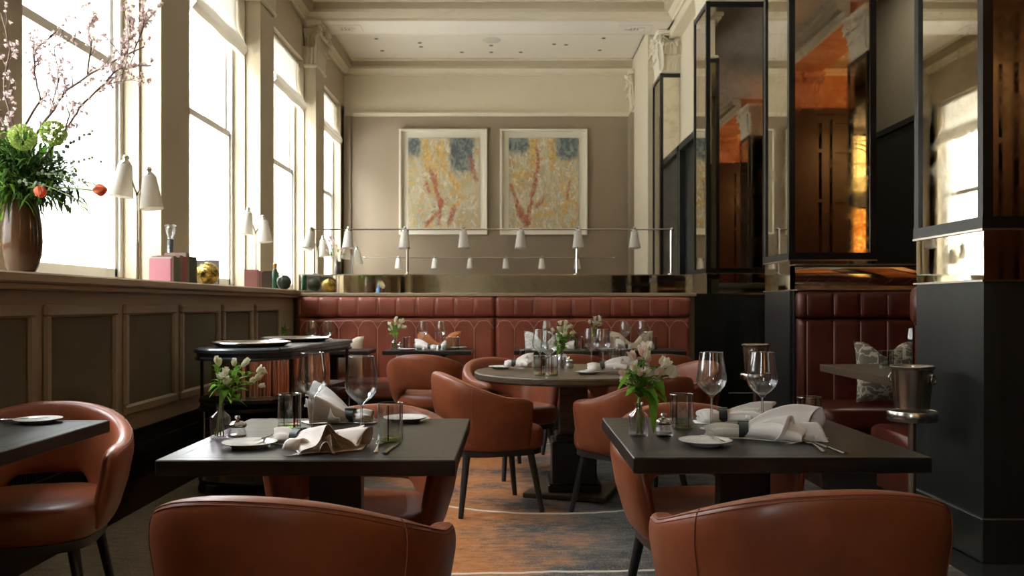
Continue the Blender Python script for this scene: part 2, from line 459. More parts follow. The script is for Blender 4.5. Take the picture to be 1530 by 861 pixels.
# window wall: masonry below the sill, piers, wall over the windows
HEAD = 4.52
mb = MB()
mb.box(-3.3, XL, YR, YB, 0, 1.25)
mb.box(-3.3, XL, YR, YB, HEAD, ZC)
ops = []
for p in PIL + [PIL[-1] + PD]:
    a, b = p - .03, p + 1.03
    if a > YB: a = YB
    if a < YB: mb.box(-3.3, XL, max(a, YR), min(b, YB), 1.25, HEAD)
    ops.append((b, p + PD - .03))
ops = [(a, min(b, YB - .33)) for a, b in ops if YB - 1 > a and not -4 < a < 1]
mb.box(-3.3, XL, YB - .33, YB, 1.25, HEAD)
mb.box(-3.3, XL, YR, ops[0][0], 1.25, HEAD).box(-3.3, XL, PIL[1] + 1, PIL[3], 1.25, HEAD)  # second box walls up two unseen windows to cut light from behind
struct('wall_window_side', mb, 'pier')
# end wall: taupe field, picture rail, cream frieze
mb = MB(); mb.box(-3.3, 2.6, YB, YB + .2, 0, 4.38); struct('wall_end', mb, 'taupe')
mb = MB(); mb.box(-3.3, 2.6, YB, YB + .2, 4.38, ZC); struct('wall_end_frieze', mb, 'cream')
mb = MB(); mb.box(XP, 2.1, YB - .035, YB, 4.375, 4.43).box(XP, 2.1, YB - .055, YB, 4.415, 4.435); struct('trim_1', mb, 'creamlight')
mb = MB(); mb.box(XL, XL + .12, YB - .06, YB, 1.2, 4.37); struct('trim_2', mb, 'taupe')

def cornice(name, y0, y1, axis, pos, sgn, x0=None, x1=None):
    "crown moulding profile swept along a straight run (off = distance from the face, z)"
    prof = [(0, ZC), (.20, ZC), (.20, ZC - .03), (.17, ZC - .04), (.165, ZC - .13), (.10, ZC - .15), (.09, ZC - .165), (.065, ZC - .20), (.035, ZC - .215), (.03, ZC - .25), (0, ZC - .25)]
    mb = MB(); rings = []
    for e in (y0, y1):
        rings.append([Vector((pos + sgn * o, e, z)) if axis == 'y' else Vector((e, pos + sgn * o, z)) for o, z in prof])
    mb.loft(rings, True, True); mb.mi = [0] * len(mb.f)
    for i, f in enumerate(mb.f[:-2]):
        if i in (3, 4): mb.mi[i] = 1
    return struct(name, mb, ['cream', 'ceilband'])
# beams across at each pilaster pair, with their crown mouldings
k = 3
bays = []
for i, p in enumerate(PIL):
    if p < -4 or p > YB - .5: continue
    mb = MB(); mb.box(XL, XR + .3, p, p + .56, ZS, ZC)
    mb.box(XL, XR + .25, p - .02, p + .58, ZS + .10, ZS + .12)
    struct('ceiling_beam_%d' % k, mb, 'ceil')
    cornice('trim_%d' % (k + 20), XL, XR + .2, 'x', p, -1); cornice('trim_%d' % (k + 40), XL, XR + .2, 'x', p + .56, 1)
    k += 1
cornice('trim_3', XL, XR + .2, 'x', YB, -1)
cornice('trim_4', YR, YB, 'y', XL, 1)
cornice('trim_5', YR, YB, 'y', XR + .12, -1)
# plain fascia joining the right-side pillars overhead
mb = MB(); mb.box(XR + .12, XR + .5, YR, YB, 4.95, ZC); struct('ceiling_beam_20', mb, 'cream')

# corinthian capitals
def capital(mb, x0, x1, y0, y1, z0, z1, faces):
    "carved leaf capital over a pier; faces lists (axis-normal) of the shown sides"
    H = z1 - z0
    cx, cy = (x0 + x1) / 2, (y0 + y1) / 2
    mb.box(x0 + .01, x1 - .01, y0 + .01, y1 - .01, z0, z1 - .05)
    mb.box(x0 - .03, x1 + .03, y0 - .03, y1 + .03, z0 - .03, z0 + .015, .012)
    mb.box(x0 - .09, x1 + .09, y0 - .09, y1 + .09, z1 - .06, z1, .015)
    mb.box(x0 - .06, x1 + .06, y0 - .06, y1 + .06, z1 - .085, z1 - .055, .008)
    for nx, ny in faces:
        w = (y1 - y0) if nx else (x1 - x0)
        base = Vector((x1 if nx > 0 else x0, cy, 0)) if nx else Vector((cx, y1 if ny > 0 else y0, 0))
        N = Vector((nx, ny, 0)); T = Vector((-ny, nx, 0))
        def leaf(u0, zb, h, wd, out):
            def fn(a, b):
                s = (b - .5) * 2
                prof = math.sin(min(a * 1.05, 1) * PI * .5)
                width = wd * (.65 + .55 * math.sin(a * PI * .8)) * (1 if a < .8 else 1 - (a - .8) * 3)
                ruf = .12 * math.sin(a * 22) * abs(s)
                curl = out * (a ** 2.2) ; z = zb + h * (prof if a < .85 else prof - (a - .85) * 1.3)
                rib = .012 * math.cos(s * PI * 2.5)
                return base + T * (u0 + s * width * .5 * (1 + ruf)) + N * (.008 + curl + rib - .015 * s * s) + Vector((0, 0, z))
            mb.grid(fn, 12, 9)
        nl = max(2, round(w / .20))
        for i in range(nl): leaf((i + .5 - nl / 2) * w / nl, z0, H * .42, w / nl * .95, .085)
        for i in range(nl + 1): leaf((i - nl / 2) * w / nl, z0 + .02, H * .68, w / nl * .85, .10)
        for sg in (-1, 1):     # volutes and stems
            pts = []
            for i in range(34):
                a = i / 33; th = a * 4.2 * PI; r = .085 * (1 - a * .82)
                pts.append(base + T * sg * (w / 2 + .015 - .0 + math.cos(th) * r * .6) + N * (.05 + .5 * math.cos(th) * r) + Vector((0, 0, z1 - .15 + math.sin(th) * r)))
            mb.tube(pts, .017, 6)
            pts = [base + T * sg * (w * .12 + w * .38 * a) + N * (.02 + .06 * a * a) + Vector((0, 0, z0 + H * (.5 + .33 * a ** .7))) for a in [i / 8 for i in range(9)]]
            mb.tube(pts, .013, 6)
            pts = []
            for i in range(20):
                a = i / 19; th = a * 3 * PI; r = .045 * (1 - a * .8)
                pts.append(base + T * sg * (w * .14 + math.cos(th) * r) + N * .05 + Vector((0, 0, z1 - .15 + math.sin(th) * r)))
            mb.tube(pts, .011, 5)
        mb.ball(tuple(base + N * .08 + Vector((0, 0, z1 - .055))), .05, 10, (1, 1, 1))
# pilasters on the window side
k = 6
for p in PIL:
    e = min(p + .53, YB)
    if p > YB: continue
    mb = MB(); mb.box(XL - .01, XP, p, e, 1.28, 4.44)
    struct('wall_pilaster_%d' % k, mb, 'pier')
    if p > 3:
        mb = MB(); capital(mb, XL - .05, XP, p, e, 4.46, ZS, [(1, 0), (0, -1)]); struct('trim_%d' % (60 + k), mb, 'cream', smooth=True)
    k += 1
# right end: cream pier and the panelled block between the two far pillars
mb = MB(); mb.box(2.04, 2.6, 13.07, YB, 0, ZC); struct('wall_right_pier', mb, 'cream')
mb = MB(); mb.box(1.98, 2.04, YB - .35, YB, 1.2, 4.37); struct('trim_90', mb, 'taupe')
mb = MB(); capital(mb, 2.03, 2.3, YB - .32, YB - .02, 4.46, ZS, [(-1, 0), (0, -1)]); struct('trim_91', mb, 'cream', smooth=True)
mb = MB(); mb.box(2.40, 3.2, 9.6, 13.06, 3.42, ZC); mb.box(2.62, 3.2, 9.6, 13.06, 0, 3.42); mb.mi[-6:] = [1] * 6
struct('wall_right', mb, ['cream', 'blackpaint'])
mb = MB(); mb.box(2.37, 2.62, 10.13, 10.22, 0, 3.43).box(2.37, 2.62, 12.3, 12.4, 0, 3.43).box(2.37, 2.62, 10.13, 12.4, 3.34, 3.43)
mb.box(2.45, 2.5, 10.22, 12.3, 0, 3.34)
struct('door_1', mb, 'blackpaint')

# side aisle
mb = MB(); mb.box(5.0, 5.2, 2.9, YB, 3.45, ZC).box(5.0, 5.2, 2.9, YB, 0, 3.45); mb.mi[-6:] = [1] * 6
struct('wall_aisle', mb, ['grey', 'blackpaint'])
mb = MB(); mb.box(3.2, 5.2, 13.0, 13.2, 0, ZC); struct('wall_aisle_end', mb, 'grey')
mb = MB(); mb.box(4.96, 5.0, 2.95, 13.0, 3.43, 3.50); struct('trim_92', mb, 'blackpaint')

# sash windows: frame, meeting rail, glazing bars and panes; roman blinds
bk = 1
for (a, b) in ops:
    i = bk; bk += 1
    root = thing('window_%d' % i, None, None, (0, 0, 0)); root['kind'] = 'structure'
    mb = MB(); z0, z1, zm = 1.32, HEAD, 2.97
    for (u, w) in ((a, a + .055), (b - .055, b)): mb.box(XG - .10, XG + .03, u, w, z0, z1)
    mb.box(XG - .10, XG + .03, a, b, z0, z0 + .05).box(XG - .10, XG + .03, a, b, z1 - .06, z1)
    obj('window_frame', mb, 'winframe', root, False)
    mb = MB()
    mb.box(XG - .03, XG + .01, a + .05, b - .05, zm - .03, zm + .035)
    for (u, w) in ((a + .055, a + .095), (b - .095, b - .055)): mb.box(XG - .03, XG + .01, u, w, z0 + .05, zm); mb.box(XG - .07, XG - .03, u, w, zm, z1 - .06)
    mb.box(XG - .03, XG + .01, a + .055, b - .055, z0 + .05, z0 + .11)
    obj('sash', mb, 'winframe', root, False)
    mb = MB(); mb.quad((XG - .01, a, z0), (XG - .01, b, z0), (XG - .01, b, zm), (XG - .01, a, zm)); mb.quad((XG - .05, a, zm), (XG - .05, b, zm), (XG - .05, b, z1), (XG - .05, a, z1))
    obj('window_pane', mb, 'pane', root, False)
    # blind: flat sheet, a fold and the hanging hem
    def sheet(u, v, a=a, b=b):
        pts = [(-2.965, HEAD - .01), (-2.955, 4.12), (-2.90, 4.02), (-2.835, 3.93), (-2.825, 3.87), (-2.86, 3.82), (-2.925, 3.84), (-2.945, 3.95), (-2.95, 4.02)]
        t = u * (len(pts) - 1); j = min(int(t), len(pts) - 2); f = t - j
        x = pts[j][0] * (1 - f) + pts[j + 1][0] * f; z = pts[j][1] * (1 - f) + pts[j + 1][1] * f
        y = a + .03 + (b - a - .06) * v
        return Vector((x + .006 * math.sin(v * 14 + u * 5), y, z - .012 * math.sin(v * PI) * (1 if 0.2 < u < .9 else 0)))
    mb = MB(); mb.grid(sheet, 33, 16)
    o = obj('roman_blind', mb, 'blind', None, True, 60)
    tag(o, 'REPLACE', 'blind', 'pale fabric roman blinds')
    mb = MB(); mb.box(-2.99, -2.94, a + .02, b - .02, HEAD - .05, HEAD - .005, .006); obj('head_rail', mb, 'winframe', o, False)
    o['_w'] = b
bl = sorted([o for o in COL.objects if o.name.startswith('roman_blind')], key=lambda o: -o['_w'])
names = ['pale roman blind on the window closest to the end wall', 'pale roman blind on the second window from the end wall', 'large pale roman blind above the books and the gold orb',
         'pale roman blind above the tall flower arrangement']
for i, o in enumerate(bl):
    if i < 4: o['label'] = names[i]
    else: o['label'] = 'pale roman blind seen only in the mirrors'
    del o['_w']
for o in bl[4:]:
    for c in kids(o): bpy.data.objects.remove(c)
    bpy.data.objects.remove(o)

# wainscot under the sill
XW = -2.11
mb = MB(); mb.box(XL, XW - .02, YR, 8.58, .455, 1.255)
pan = []
y = 3.945 - .81 * 13
while y + .74 < 8.5:
    pan.append((y, y + .735)); y += .81
for (a, b) in pan:       # raised bead round each sunk linen field
    for (u0, u1, v0, v1) in ((a, b, 1.10, 1.16), (a, b, .545, .605), (a, a + .055, .6, 1.11), (b - .055, b, .6, 1.11)):
        mb.box(XW - .03, XW, u0, u1, v0, v1, .012)
struct('wall_wainscot', mb, 'wainscot', smooth=False)
mb = MB()
for (a, b) in pan: mb.quad((XW - .018, a + .05, .6), (XW - .018, b - .05, .6), (XW - .018, b - .05, 1.105), (XW - .018, a + .05, 1.105))
struct('wall_linen_panels', mb, 'linenpanel')
mb = MB(); mb.box(XL, XW - .06, YR, 8.58, .14, .455); struct('wall_grille_back', mb, 'blackpaint')
mb = MB()
y = 2.2
while y < 8.55: mb.box(XW - .055, XW - .045, y, y + .006, .15, .45); y += .018
for z in (.15, .25, .35, .44): mb.box(XW - .05, XW - .04, 2.2, 8.55, z, z + .006)
struct('wall_radiator_grille', mb, 'blackmetal')
mb = MB(); mb.box(XL, XW + .0, YR, 8.58, 0, .145).box(XL, XW + .008, YR, 8.58, .135, .15); struct('baseboard_left', mb, 'darkwood')
mb = MB(); mb.box(-3.0, -2.06, YR, YB, 1.253, 1.30, .008).box(XL, -2.085, YR, 8.58, 1.225, 1.255, .006); struct('window_sill', mb, 'sill')
mb = MB(); mb.box(XL, XW - .02, 8.9, YB, 0, 1.253); struct('wall_low_far', mb, 'wainscot')

# mirrored pillars
def pillar(n, x0, x1, y0, y1, faces, cap=True, full=True):
    root = thing('column_%d' % n, None, None); root['kind'] = 'structure'
    mb = MB(); mb.box(x0 + .012, x1 - .012, y0 + .012, y1 - .012, 0, 4.46); mb.box(x0, x1, y0, y1, 0.2, 1.262)
    obj('pillar_shaft', mb, 'patina', root, False)
    mb = MB(); mb.box(x0 - .018, x1 + .018, y0 - .018, y1 + .018, 0, .20, .006); obj('pillar_plinth', mb, 'patina', root, False)
    mb = MB(); fw = .038
    for (cx, cy) in ((x0, y0), (x1, y0), (x0, y1), (x1, y1)):
        sx = fw if cx == x0 else -fw; sy = fw if cy == y0 else -fw
        ax, bx = sorted((cx - math.copysign(.008, sx), cx + sx)); ay, by = sorted((cy - math.copysign(.008, sy), cy + sy))
        mb.box(ax, bx, ay, by, 1.505, 4.46)
    mb.box(x0 - .006, x1 + .006, y0 - .006, y1 + .006, 4.40, 4.455)
    mb.box(x0 - .012, x1 + .012, y0 - .012, y1 + .012, 1.50, 1.555)
    obj('pillar_frame', mb, 'blackmetal', root, False)
    mb = MB(); mb.box(x0 - .014, x1 + .014, y0 - .014, y1 + .014, 1.492, 1.502).box(x0 - .012, x1 + .012, y0 - .012, y1 + .012, 1.262, 1.272)
    obj('pillar_bead', mb, 'nickel', root, False)
    mb = MB(); mb.box(x0 + .004, x1 - .004, y0 + .004, y1 - .004, 1.552, 4.405).box(x0, x1, y0, y1, 1.272, 1.492)
    obj('pillar_mirror', mb, 'antique', root, False)
    if cap:
        mb = MB(); capital(mb, x0 + .03, x1 - .03, y0 + .03, y1 - .03, 4.49, ZS, faces); obj('pillar_capital', mb, 'creamlight', root, True)
for i, y in enumerate(COLS): pillar(i + 1, XR, XR + CW, y, y + CW, [(-1, 0), (0, -1)])
pillar(5, XR, XR + CW, 1.15, 1.15 + CW, [(-1, 0), (0, 1)])
pillar(6, 4.62, 5.27, 1.33, 1.98, [(-1, 0), (0, 1)])

# outside
mb = MB()
mb.box(-16, -15, -25, 40, -4, 14)
for i in range(26):
    for j in range(4):
        y = -22 + i * 2.4; z = -2.5 + j * 3.6
        mb.box(-15.02, -14.94, y, y + 1.2, z - .12, z); mb.box(-15.02, -14.9, y - .12, y, z, z + 2.0); mb.box(-15.02, -14.9, y + 1.2, y + 1.32, z, z + 2.0)
struct('exterior_building', mb, simple('pale_render', (.13, .13, .13), .9))
mb = MB()
for i in range(26):
    for j in range(4):
        y = -22 + i * 2.4; z = -2.5 + j * 3.6
        mb.box(-15.01, -14.99, y, y + 1.2, z, z + 2.0)
struct('exterior_building_windows', mb, simple('pale_window', (.085, .088, .09), .6))
mb = MB(); mb.box(-16, -3.3, -25, 40, -1.1, -1); struct('exterior_ground', mb, simple('pale_paving', (.80, .79, .76), .9))
L = bpy.data.lights.new('sun', 'SUN'); L.energy = SUN; L.angle = .01; L.color = (1, .95, .86)
o = bpy.data.objects.new('sun', L); COL.objects.link(o); o.rotation_euler = (0, math.radians(50), 0)

# the amber room behind the viewer, met in the pillar mirrors
def amberwall():
    t = NT('amber_plaster'); c = t.coord(); n = t.noise(c, 1.6, 5, .65, .4)
    return t.pbr(t.mix(t.smooth(n, .35, .65), (.42, .19, .085), (.58, .31, .17)), .7)
M['amber'] = amberwall()
mb = MB(); mb.box(-3.3, 2.8, YR - .2, YR, 0, ZC); struct('wall_rear', mb, 'pier')
mb = MB(); mb.box(2.8, 3.5, YR - .2, YR, 0, ZC).box(3.4, 3.5, YR, -1.75, 0, ZC); struct('wall_rear_side', mb, 'darkwood')
mb = MB(); mb.box(3.4, XE, -1.8, -1.6, 0, 4.45); struct('wall_side_room', mb, 'darkwood')
mb = MB(); mb.box(3.4, XE, -1.8, -1.6, 4.45, ZC); struct('wall_side_room_upper', mb, 'amber')
mb = MB(); mb.box(XE, XE + .2, -1.8, 3.1, 0, ZC); struct('wall_far_side', mb, 'amber')
mb = MB(); mb.box(5.0, XE, 2.9, 3.1, 0, ZC); struct('wall_side_return', mb, 'amber')
mb = MB(); x = 3.5
while x < 8.0:      # tall panelled doors with small panes
    mb.box(x, x + .05, -1.60, -1.54, .1, 4.30).box(x + .80, x + .85, -1.60, -1.54, .1, 4.30).box(x + .40, x + .45, -1.60, -1.545, .1, 4.30)
    for z in (.1, 1.1, 2.0, 2.9, 3.75, 4.25): mb.box(x, x + .85, -1.60, -1.545, z, z + .06)
    x += .98
mb.box(3.4, XE, -1.60, -1.50, 4.40, 4.50)
struct('trim_93', mb, 'darkwood')
mb = MB(); mb.box(4.62, 5.2, -1.6, 1.33, ZS, ZC); struct('ceiling_beam_21', mb, 'amber')
cornice('trim_94', 3.4, XE, 'x', -1.6, 1); cornice('trim_95', -1.6, 1.4, 'y', 4.62, -1)
mb = MB(); capital(mb, 4.64, 5.18, -1.6, -1.38, 4.5, ZS, [(-1, 0), (0, 1)]); struct('trim_96', mb, 'amber', smooth=True)
mb = MB(); mb.box(4.66, 5.16, -1.6, -1.40, 0, 4.5); struct('trim_97', mb, 'darkwood')
# backlit stained glass
def stained():
    t = NT('stained_glass'); g = t.coord('Generated'); X, Y, Z = t.xyz(g)
    dx = t.m('SUBTRACT', X, .5); dz = t.m('SUBTRACT', Z, .5)
    r = t.m('SQRT', t.m('ADD', t.m('MULTIPLY', dx, dx), t.m('MULTIPLY', dz, dz)))
    def ln(a, v, w): return t.smooth(t.m('ABSOLUTE', t.m('SUBTRACT', a, v)), w, w * .6)
    k = t.m('MAXIMUM', ln(r, .36, .018), ln(r, .28, .014))
    for v in (.08, .92, .5): k = t.m('MAXIMUM', k, ln(X, v, .014)); k = t.m('MAXIMUM', k, ln(Z, v, .014))
    n = t.noise(t.coord(), 3, 3)
    col = t.mix(k, t.mix(n, (1, .50, .10), (1, .72, .28)), (.02, .01, 0))
    e = t.n('ShaderNodeEmission'); t.put(e.inputs[0], col); e.inputs[1].default_value = 3.2
    t.t.links.new(e.outputs[0], t.out.inputs[0]); return t.mat
SG = stained()
for i, (x0, z0) in enumerate(((.55, 3.75),)):
    root = thing('stained_window', ['backlit amber leaded window high on the wall mirrored in the pillars', 'amber leaded window above the dark door panels, one bay along', 'amber leaded window in the far corner bay behind the screen', 'amber leaded window high on the rear wall beside the street side'][i], 'stained glass window', (x0, YR, 0), 0, 'backlit amber windows')
    mb = MB(); mb.box(0, 1.3, .11, .13, z0 + .05, z0 + 1.35); obj('glass', mb, SG, root, False)
    mb = MB(); mb.box(-.05, 1.35, .1, .16, z0, z0 + .06).box(-.05, 1.35, .1, .16, z0 + 1.34, z0 + 1.4).box(-.05, 0, .1, .16, z0, z0 + 1.4).box(1.3, 1.35, .1, .16, z0, z0 + 1.4); obj('frame', mb, 'blackmetal', root, False)
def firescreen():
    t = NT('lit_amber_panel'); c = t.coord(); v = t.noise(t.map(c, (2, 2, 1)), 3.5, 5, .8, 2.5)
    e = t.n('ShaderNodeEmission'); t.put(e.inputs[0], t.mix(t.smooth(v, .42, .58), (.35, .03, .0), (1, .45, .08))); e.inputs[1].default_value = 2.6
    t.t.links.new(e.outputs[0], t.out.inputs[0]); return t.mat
root = thing('backlit_picture', 'glowing amber patterned panel low behind the flowers, seen in the mirror', 'light panel', (.75, YR + .06, 2.25))  # glowing amber screen on the rear wall, not a picture
mb = MB(); mb.box(0, .9, 0, .02, .1, 1.15); obj('panel', mb, firescreen(), root, False)
mb = MB(); mb.box(-.05, .95, -.055, 0, .05, 1.2); obj('panel_back', mb, 'blackmetal', root, False)
ADDED_GLOBES = []  # globe lamps added out of sight to light the amber walls and ceiling
added_glow = emit('warm_bulb', (1, .50, .16), 16)
for i, (x, y, z) in enumerate(((5.95, -.1, 4.1), (6.9, .9, 4.1), (7.3, 2.0, 4.0))):
    root = thing('globe_pendant', ['amber globe pendant in front of the tall panelled doors', 'amber globe pendant in the middle of the side room', 'amber globe pendant at the passage end of the panelled doors', 'amber globe pendant in the far corner of the side room'][i], 'pendant lamp', (x, y, z), 0, 'globe pendants in the mirrored room')
    mb = MB(); mb.ball((0, 0, 0), .13, 20, (1, 1, 1), 12); obj('globe', mb, added_glow, root)
    mb = MB(); mb.tube([(0, 0, .12), (0, 0, ZC - z)], .008, 6); mb.lathe([(.0, .17), (.04, .17), (.05, .12), (.0, .12)], 12); mb.lathe([(.06, ZC - z - .03), (.06, ZC - z)], 12, caps=True); obj('stem', mb, 'blackmetal', root)
    L = bpy.data.lights.new('pendant_light', 'POINT'); L.energy = 30; L.color = (1, .50, .18); L.shadow_soft_size = .15
    lo = bpy.data.objects.new('pendant_light', L); COL.objects.link(lo); lo.parent = root; lo.location = (0, 0, -.2)
    ADDED_GLOBES.append(lo)

# ceiling fittings
mb = MB(); mb.lathe([(0, -.012), (.13, -.012), (.15, -.004), (.15, 0)], 30, (0, 0, 0), True)
o = tag(obj('ceiling_speaker', mb, simple('speaker_grille', (.52, .48, .40), .7)), 'round ceiling speaker in the bay before the end wall', 'ceiling speaker'); p = atd(734, 60, 4.16 * F / 395); o.location = (p.x, p.y, ZC)
dots = [(562, 58), (571, 76), (627, 64), (629, 70), (690, 78), (734, 68), (734, 78), (778, 78), (828, 66), (846, 67), (902, 57), (896, 75)]
pr = None
for i, (px, py) in enumerate(dots):
    d = (ZC - HZ) * F / (HY - py)
    if pr is None:
        mb = MB(); mb.lathe([(0, -.006), (.022, -.008), (.034, -.002), (.034, 0)], 14, (0, 0, 0), True)
        pr = obj('ceiling_downlight', mb, simple('downlight_trim', (.10, .09, .075), .5)); o = pr
    else: o = pr.copy(); COL.objects.link(o)
    tag(o, 'tiny recessed ceiling downlight around the round speaker', 'downlight', 'small downlights in the end ceiling bay')
    o.location = ((px - CX) * d / F, d, ZC)
for i, (px, lab) in enumerate(((516, 'pierced plaster vent in the beam beside the window-side capital'), (948, 'pierced plaster vent in the beam beside the mirrored pillar'))):
    y = 12.02 + .28; x = (px - CX) * y / F
    root = thing('ceiling_vent', lab, 'vent', (x, y, ZS), 0, 'plaster vents in the beam')
    mb = MB(); mb.box(-.24, .24, -.13, .13, -.012, 0, .006)
    for r in (.06, .09): mb.tube([(r * 1.6 * math.cos(a * PI / 10), r * math.sin(a * PI / 10), -.014) for a in range(21)], .006, 5)
    obj('plate', mb, 'ceil', root, False)
    mb = MB()
    for a in (-.05, 0, .05):
        for b in (-.035, .035): mb.lathe([(0, -.015), (.013, -.015), (.013, -.01)], 8, (a, b, 0))
    obj('vent_grille', mb, 'blackpaint', root)

# lamps added out of view to brighten the grey aisle wall
for i, y in enumerate((8.2, 10.8)):
    root = thing('ceiling_light', ['round ceiling light over the dark aisle behind the booth', 'round ceiling light at the far end of the dark aisle'][i], 'ceiling light', (4.1, y, ZC), 0)
    mb = MB(); mb.lathe([(0, -.03), (.10, -.03), (.12, -.02), (.12, 0)], 24, (0, 0, 0), True); obj('diffuser', mb, emit('aisle_bulb', (1, .85, .65), 3), root)
    L = bpy.data.lights.new('aisle_lamp', 'AREA'); L.shape = 'DISK'; L.size = .2; L.energy = 22; L.color = (1, .87, .68)
    lo = bpy.data.objects.new('aisle_lamp', L); COL.objects.link(lo); lo.parent = root; lo.location = (0, 0, -.04)
# artworks
for nm, X0, X1, mat, lab in (('a', -1.923, -.424, 'art1', 'framed abstract painting with a yellow and red trunk, on the window side of the pair'),
                         ('b', -.206, 1.282, 'art2', 'framed abstract painting with a forked red line, on the pillar side of the pair')):
    z0, z1 = 2.35, 4.147; y = YB - .002
    root = thing('framed_painting', lab, 'painting', (X0, y, z0), 0, 'pair of abstract paintings'); W = X1 - X0; H = z1 - z0; f = .035; dp = .085
    mb = MB(); mb.box(0, W, -dp, 0, 0, f).box(0, W, -dp, 0, H - f, H).box(0, f, -dp, 0, f, H - f).box(W - f, W, -dp, 0, f, H - f); obj('frame', mb, 'frame_white', root, False, bev=.003)
    mb = MB(); mb.box(f, W - f, -.02, -.005, f, H - f); obj('mount', mb, 'mount', root, False)
    mb = MB(); mb.box(.15, W - .14, -.032, -.021, .11, H - .145); obj('canvas', mb, mat, root, False)
# ------------------------------------------------------------------ furniture
def shell_path(a=.275, b=.262, arm=.16, n=44, inw=.0):
    "plan of the tub back: half ellipse at the rear, short arms forward; returns (pos, outward normal, u) with u=-1..1"
    L = []
    for i in range(n + 1):
        t = -1 + 2 * i / n
        s = abs(t); sg = 1 if t >= 0 else -1
        if s < .72:
            ph = s / .72 * PI / 2
            e = .88
            x = a * math.sin(ph) ** e; y = -b * math.cos(ph) ** e if ph < PI / 2 - 1e-6 else 0
        else:
            q = (s - .72) / .28; x = a - inw * q * q; y = arm * q
        L.append((sg * x, y, t))
    out = []
    for i, (x, y, t) in enumerate(L):
        p0 = L[max(i - 1, 0)]; p1 = L[min(i + 1, n)]
        dx, dy = p1[0] - p0[0], p1[1] - p0[1]; l = math.hypot(dx, dy)
        out.append((Vector((x, y, 0)), Vector((dy / l, -dx / l, 0)), t))
    return out
def topz(t):
    s = abs(t)
    if s < .74: return .655 + .125 * (math.cos(min(s / .74, 1) * PI / 2) ** 1.15)
    return .655 - .012 * (s - .74) / .26
def botz(t):
    s = abs(t); k = 1 - min(1, max(0, (s - .16) / .30)); k = k * k * (3 - 2 * k)
    return .352 + .155 * k
def make_chair(leath='leather'):
    t = thing('dining_chair', 'x', 'chair', group='tan leather tub chairs')
    path = shell_path(); rings = []; K = 28; n = len(path)
    lean = .035
    for i, (p, N, u) in enumerate(path):
        zt, zb = topz(u), botz(u); e = min(i, n - 1 - i)
        endk = 1.0
        if e < 4: endk = [.35, .72, .90, .98][e]
        th = .036 * endk; H = (zt - zb) / 2 - (.0 if e > 3 else (1 - endk) * .035); zc = (zt + zb) / 2
        ring = []
        for j in range(K):
            a = 2 * PI * j / K
            ca, sa = math.cos(a), math.sin(a)
            r = math.copysign(abs(ca) ** .62, ca) * th; z = math.copysign(abs(sa) ** .38, sa) * H
            zz = zc + z; f = (zz - .35) / .43
            r *= (1.0 + .12 * math.sin(max(0, min(1, f)) * PI))
            q = p + N * (r + lean * f * (1 - .6 * max(0, abs(u) - .7) / .3) - .050 * max(0, 1 - f / .75) ** 2) + Vector((0, 0, zz))
            ring.append(q)
        rings.append(ring)
    mb = MB(); mb.loft(rings, True, True)
    sh = obj('backrest', mb, leath, t, True, 80)
    # seams: down each shoulder and a double row under the rim
    mb = MB()
    for i in (12, n - 1 - 12):
        R = rings[i]; pts = [R[j] + path[i][1] * .0008 for j in list(range(K - 6, K)) + list(range(0, 7))]; mb.tube(pts, .0016, 5)
    for j in (5, 4):
        mb.tube([rings[i][j] + path[i][1] * .0006 + Vector((0, 0, .0006)) for i in range(2, n - 2)], .0013, 5)
    obj('seam', mb, 'stitch', t, True, 80)
    # seat cushion
    rings = []
    def plan(a, s):
        c, d = math.cos(a), math.sin(a); x = math.copysign(abs(c) ** .55, c) * .252 * s; y = math.copysign(abs(d) ** .6, d) * .262 * s
        if y > 0: y *= 1.06
        else: x *= (1 - .10 * (-y / .262) ** 2)
        return x, y + .012
    for (z, s) in ((.352, .90), (.358, .97), (.385, 1.0), (.425, 1.005), (.452, .985), (.466, .94), (.474, .82), (.478, .55), (.479, .2)):
        rings.append([Vector((*plan(2 * PI * i / 40, s), z)) for i in range(40)])
    mb = MB(); mb.loft(rings, True, True); obj('seat', mb, leath, t, True, 80)
    mb = MB(); rings = [[Vector((*plan(2 * PI * i / 32, s), z)) for i in range(32)] for (z, s) in ((.322, .93), (.322, .95), (.353, .95), (.353, .9))]
    mb.loft(rings, True, True); obj('seat_frame', mb, 'legs', t, True, 40)
    for sx, sy in ((1, 1), (-1, 1), (1, -1), (-1, -1)):
        mb = MB(); mb.tube([(sx * .175, sy * .185, .335), (sx * .205, sy * .212, .16), (sx * .232, sy * .236, 0)], .021, 12, .0145)
        obj('leg', mb, 'legs', t, True, 60)
    return t
CH = Proto(make_chair)
def ch(x, y, face, label):
    "face = direction the sitter looks, in degrees, 90 = away from the camera"
    return CH((x, y, 0), math.radians(face - 90), label, 'tan leather tub chairs')
ch(-.465, 2.01, 80, 'foreground chair back cut off by the bottom edge, in front of the hanging napkin')
ch(.665, 2.075, 94, 'foreground chair back cut off by the bottom edge, closest to the steel pillar')
ch(-.52, 3.035, 264, 'leather tub chair facing the camera, tucked under the square table by the drinks trolley')
ch(.69, 3.09, 279, 'leather tub chair facing the camera, tucked under the square table by the wine bucket')
ch(-1.73, 3.14, 284, 'leather tub chair behind the dark table against the panelled wall')
ch(-.13, 5.0, 19, 'leather tub chair in side view at the round table, its dark legs in full view')
ch(.66, 4.83, 130, 'leather tub chair at the round table, half hidden behind the leafy pink flowers')
ch(.0, 6.02, 305, 'tan leather tub chair facing the camera, on the far window side of the round table')
ch(1.05, 5.80, 200, 'tan leather tub chair on the pillar side of the round table, rim catching the light')
ch(-.655, 6.92, 80, 'tan leather tub chair seen from behind at the banquette table with rust cushion')
ch(.46, 6.95, 92, 'tan leather tub chair, mostly hidden behind the vase on the round table')
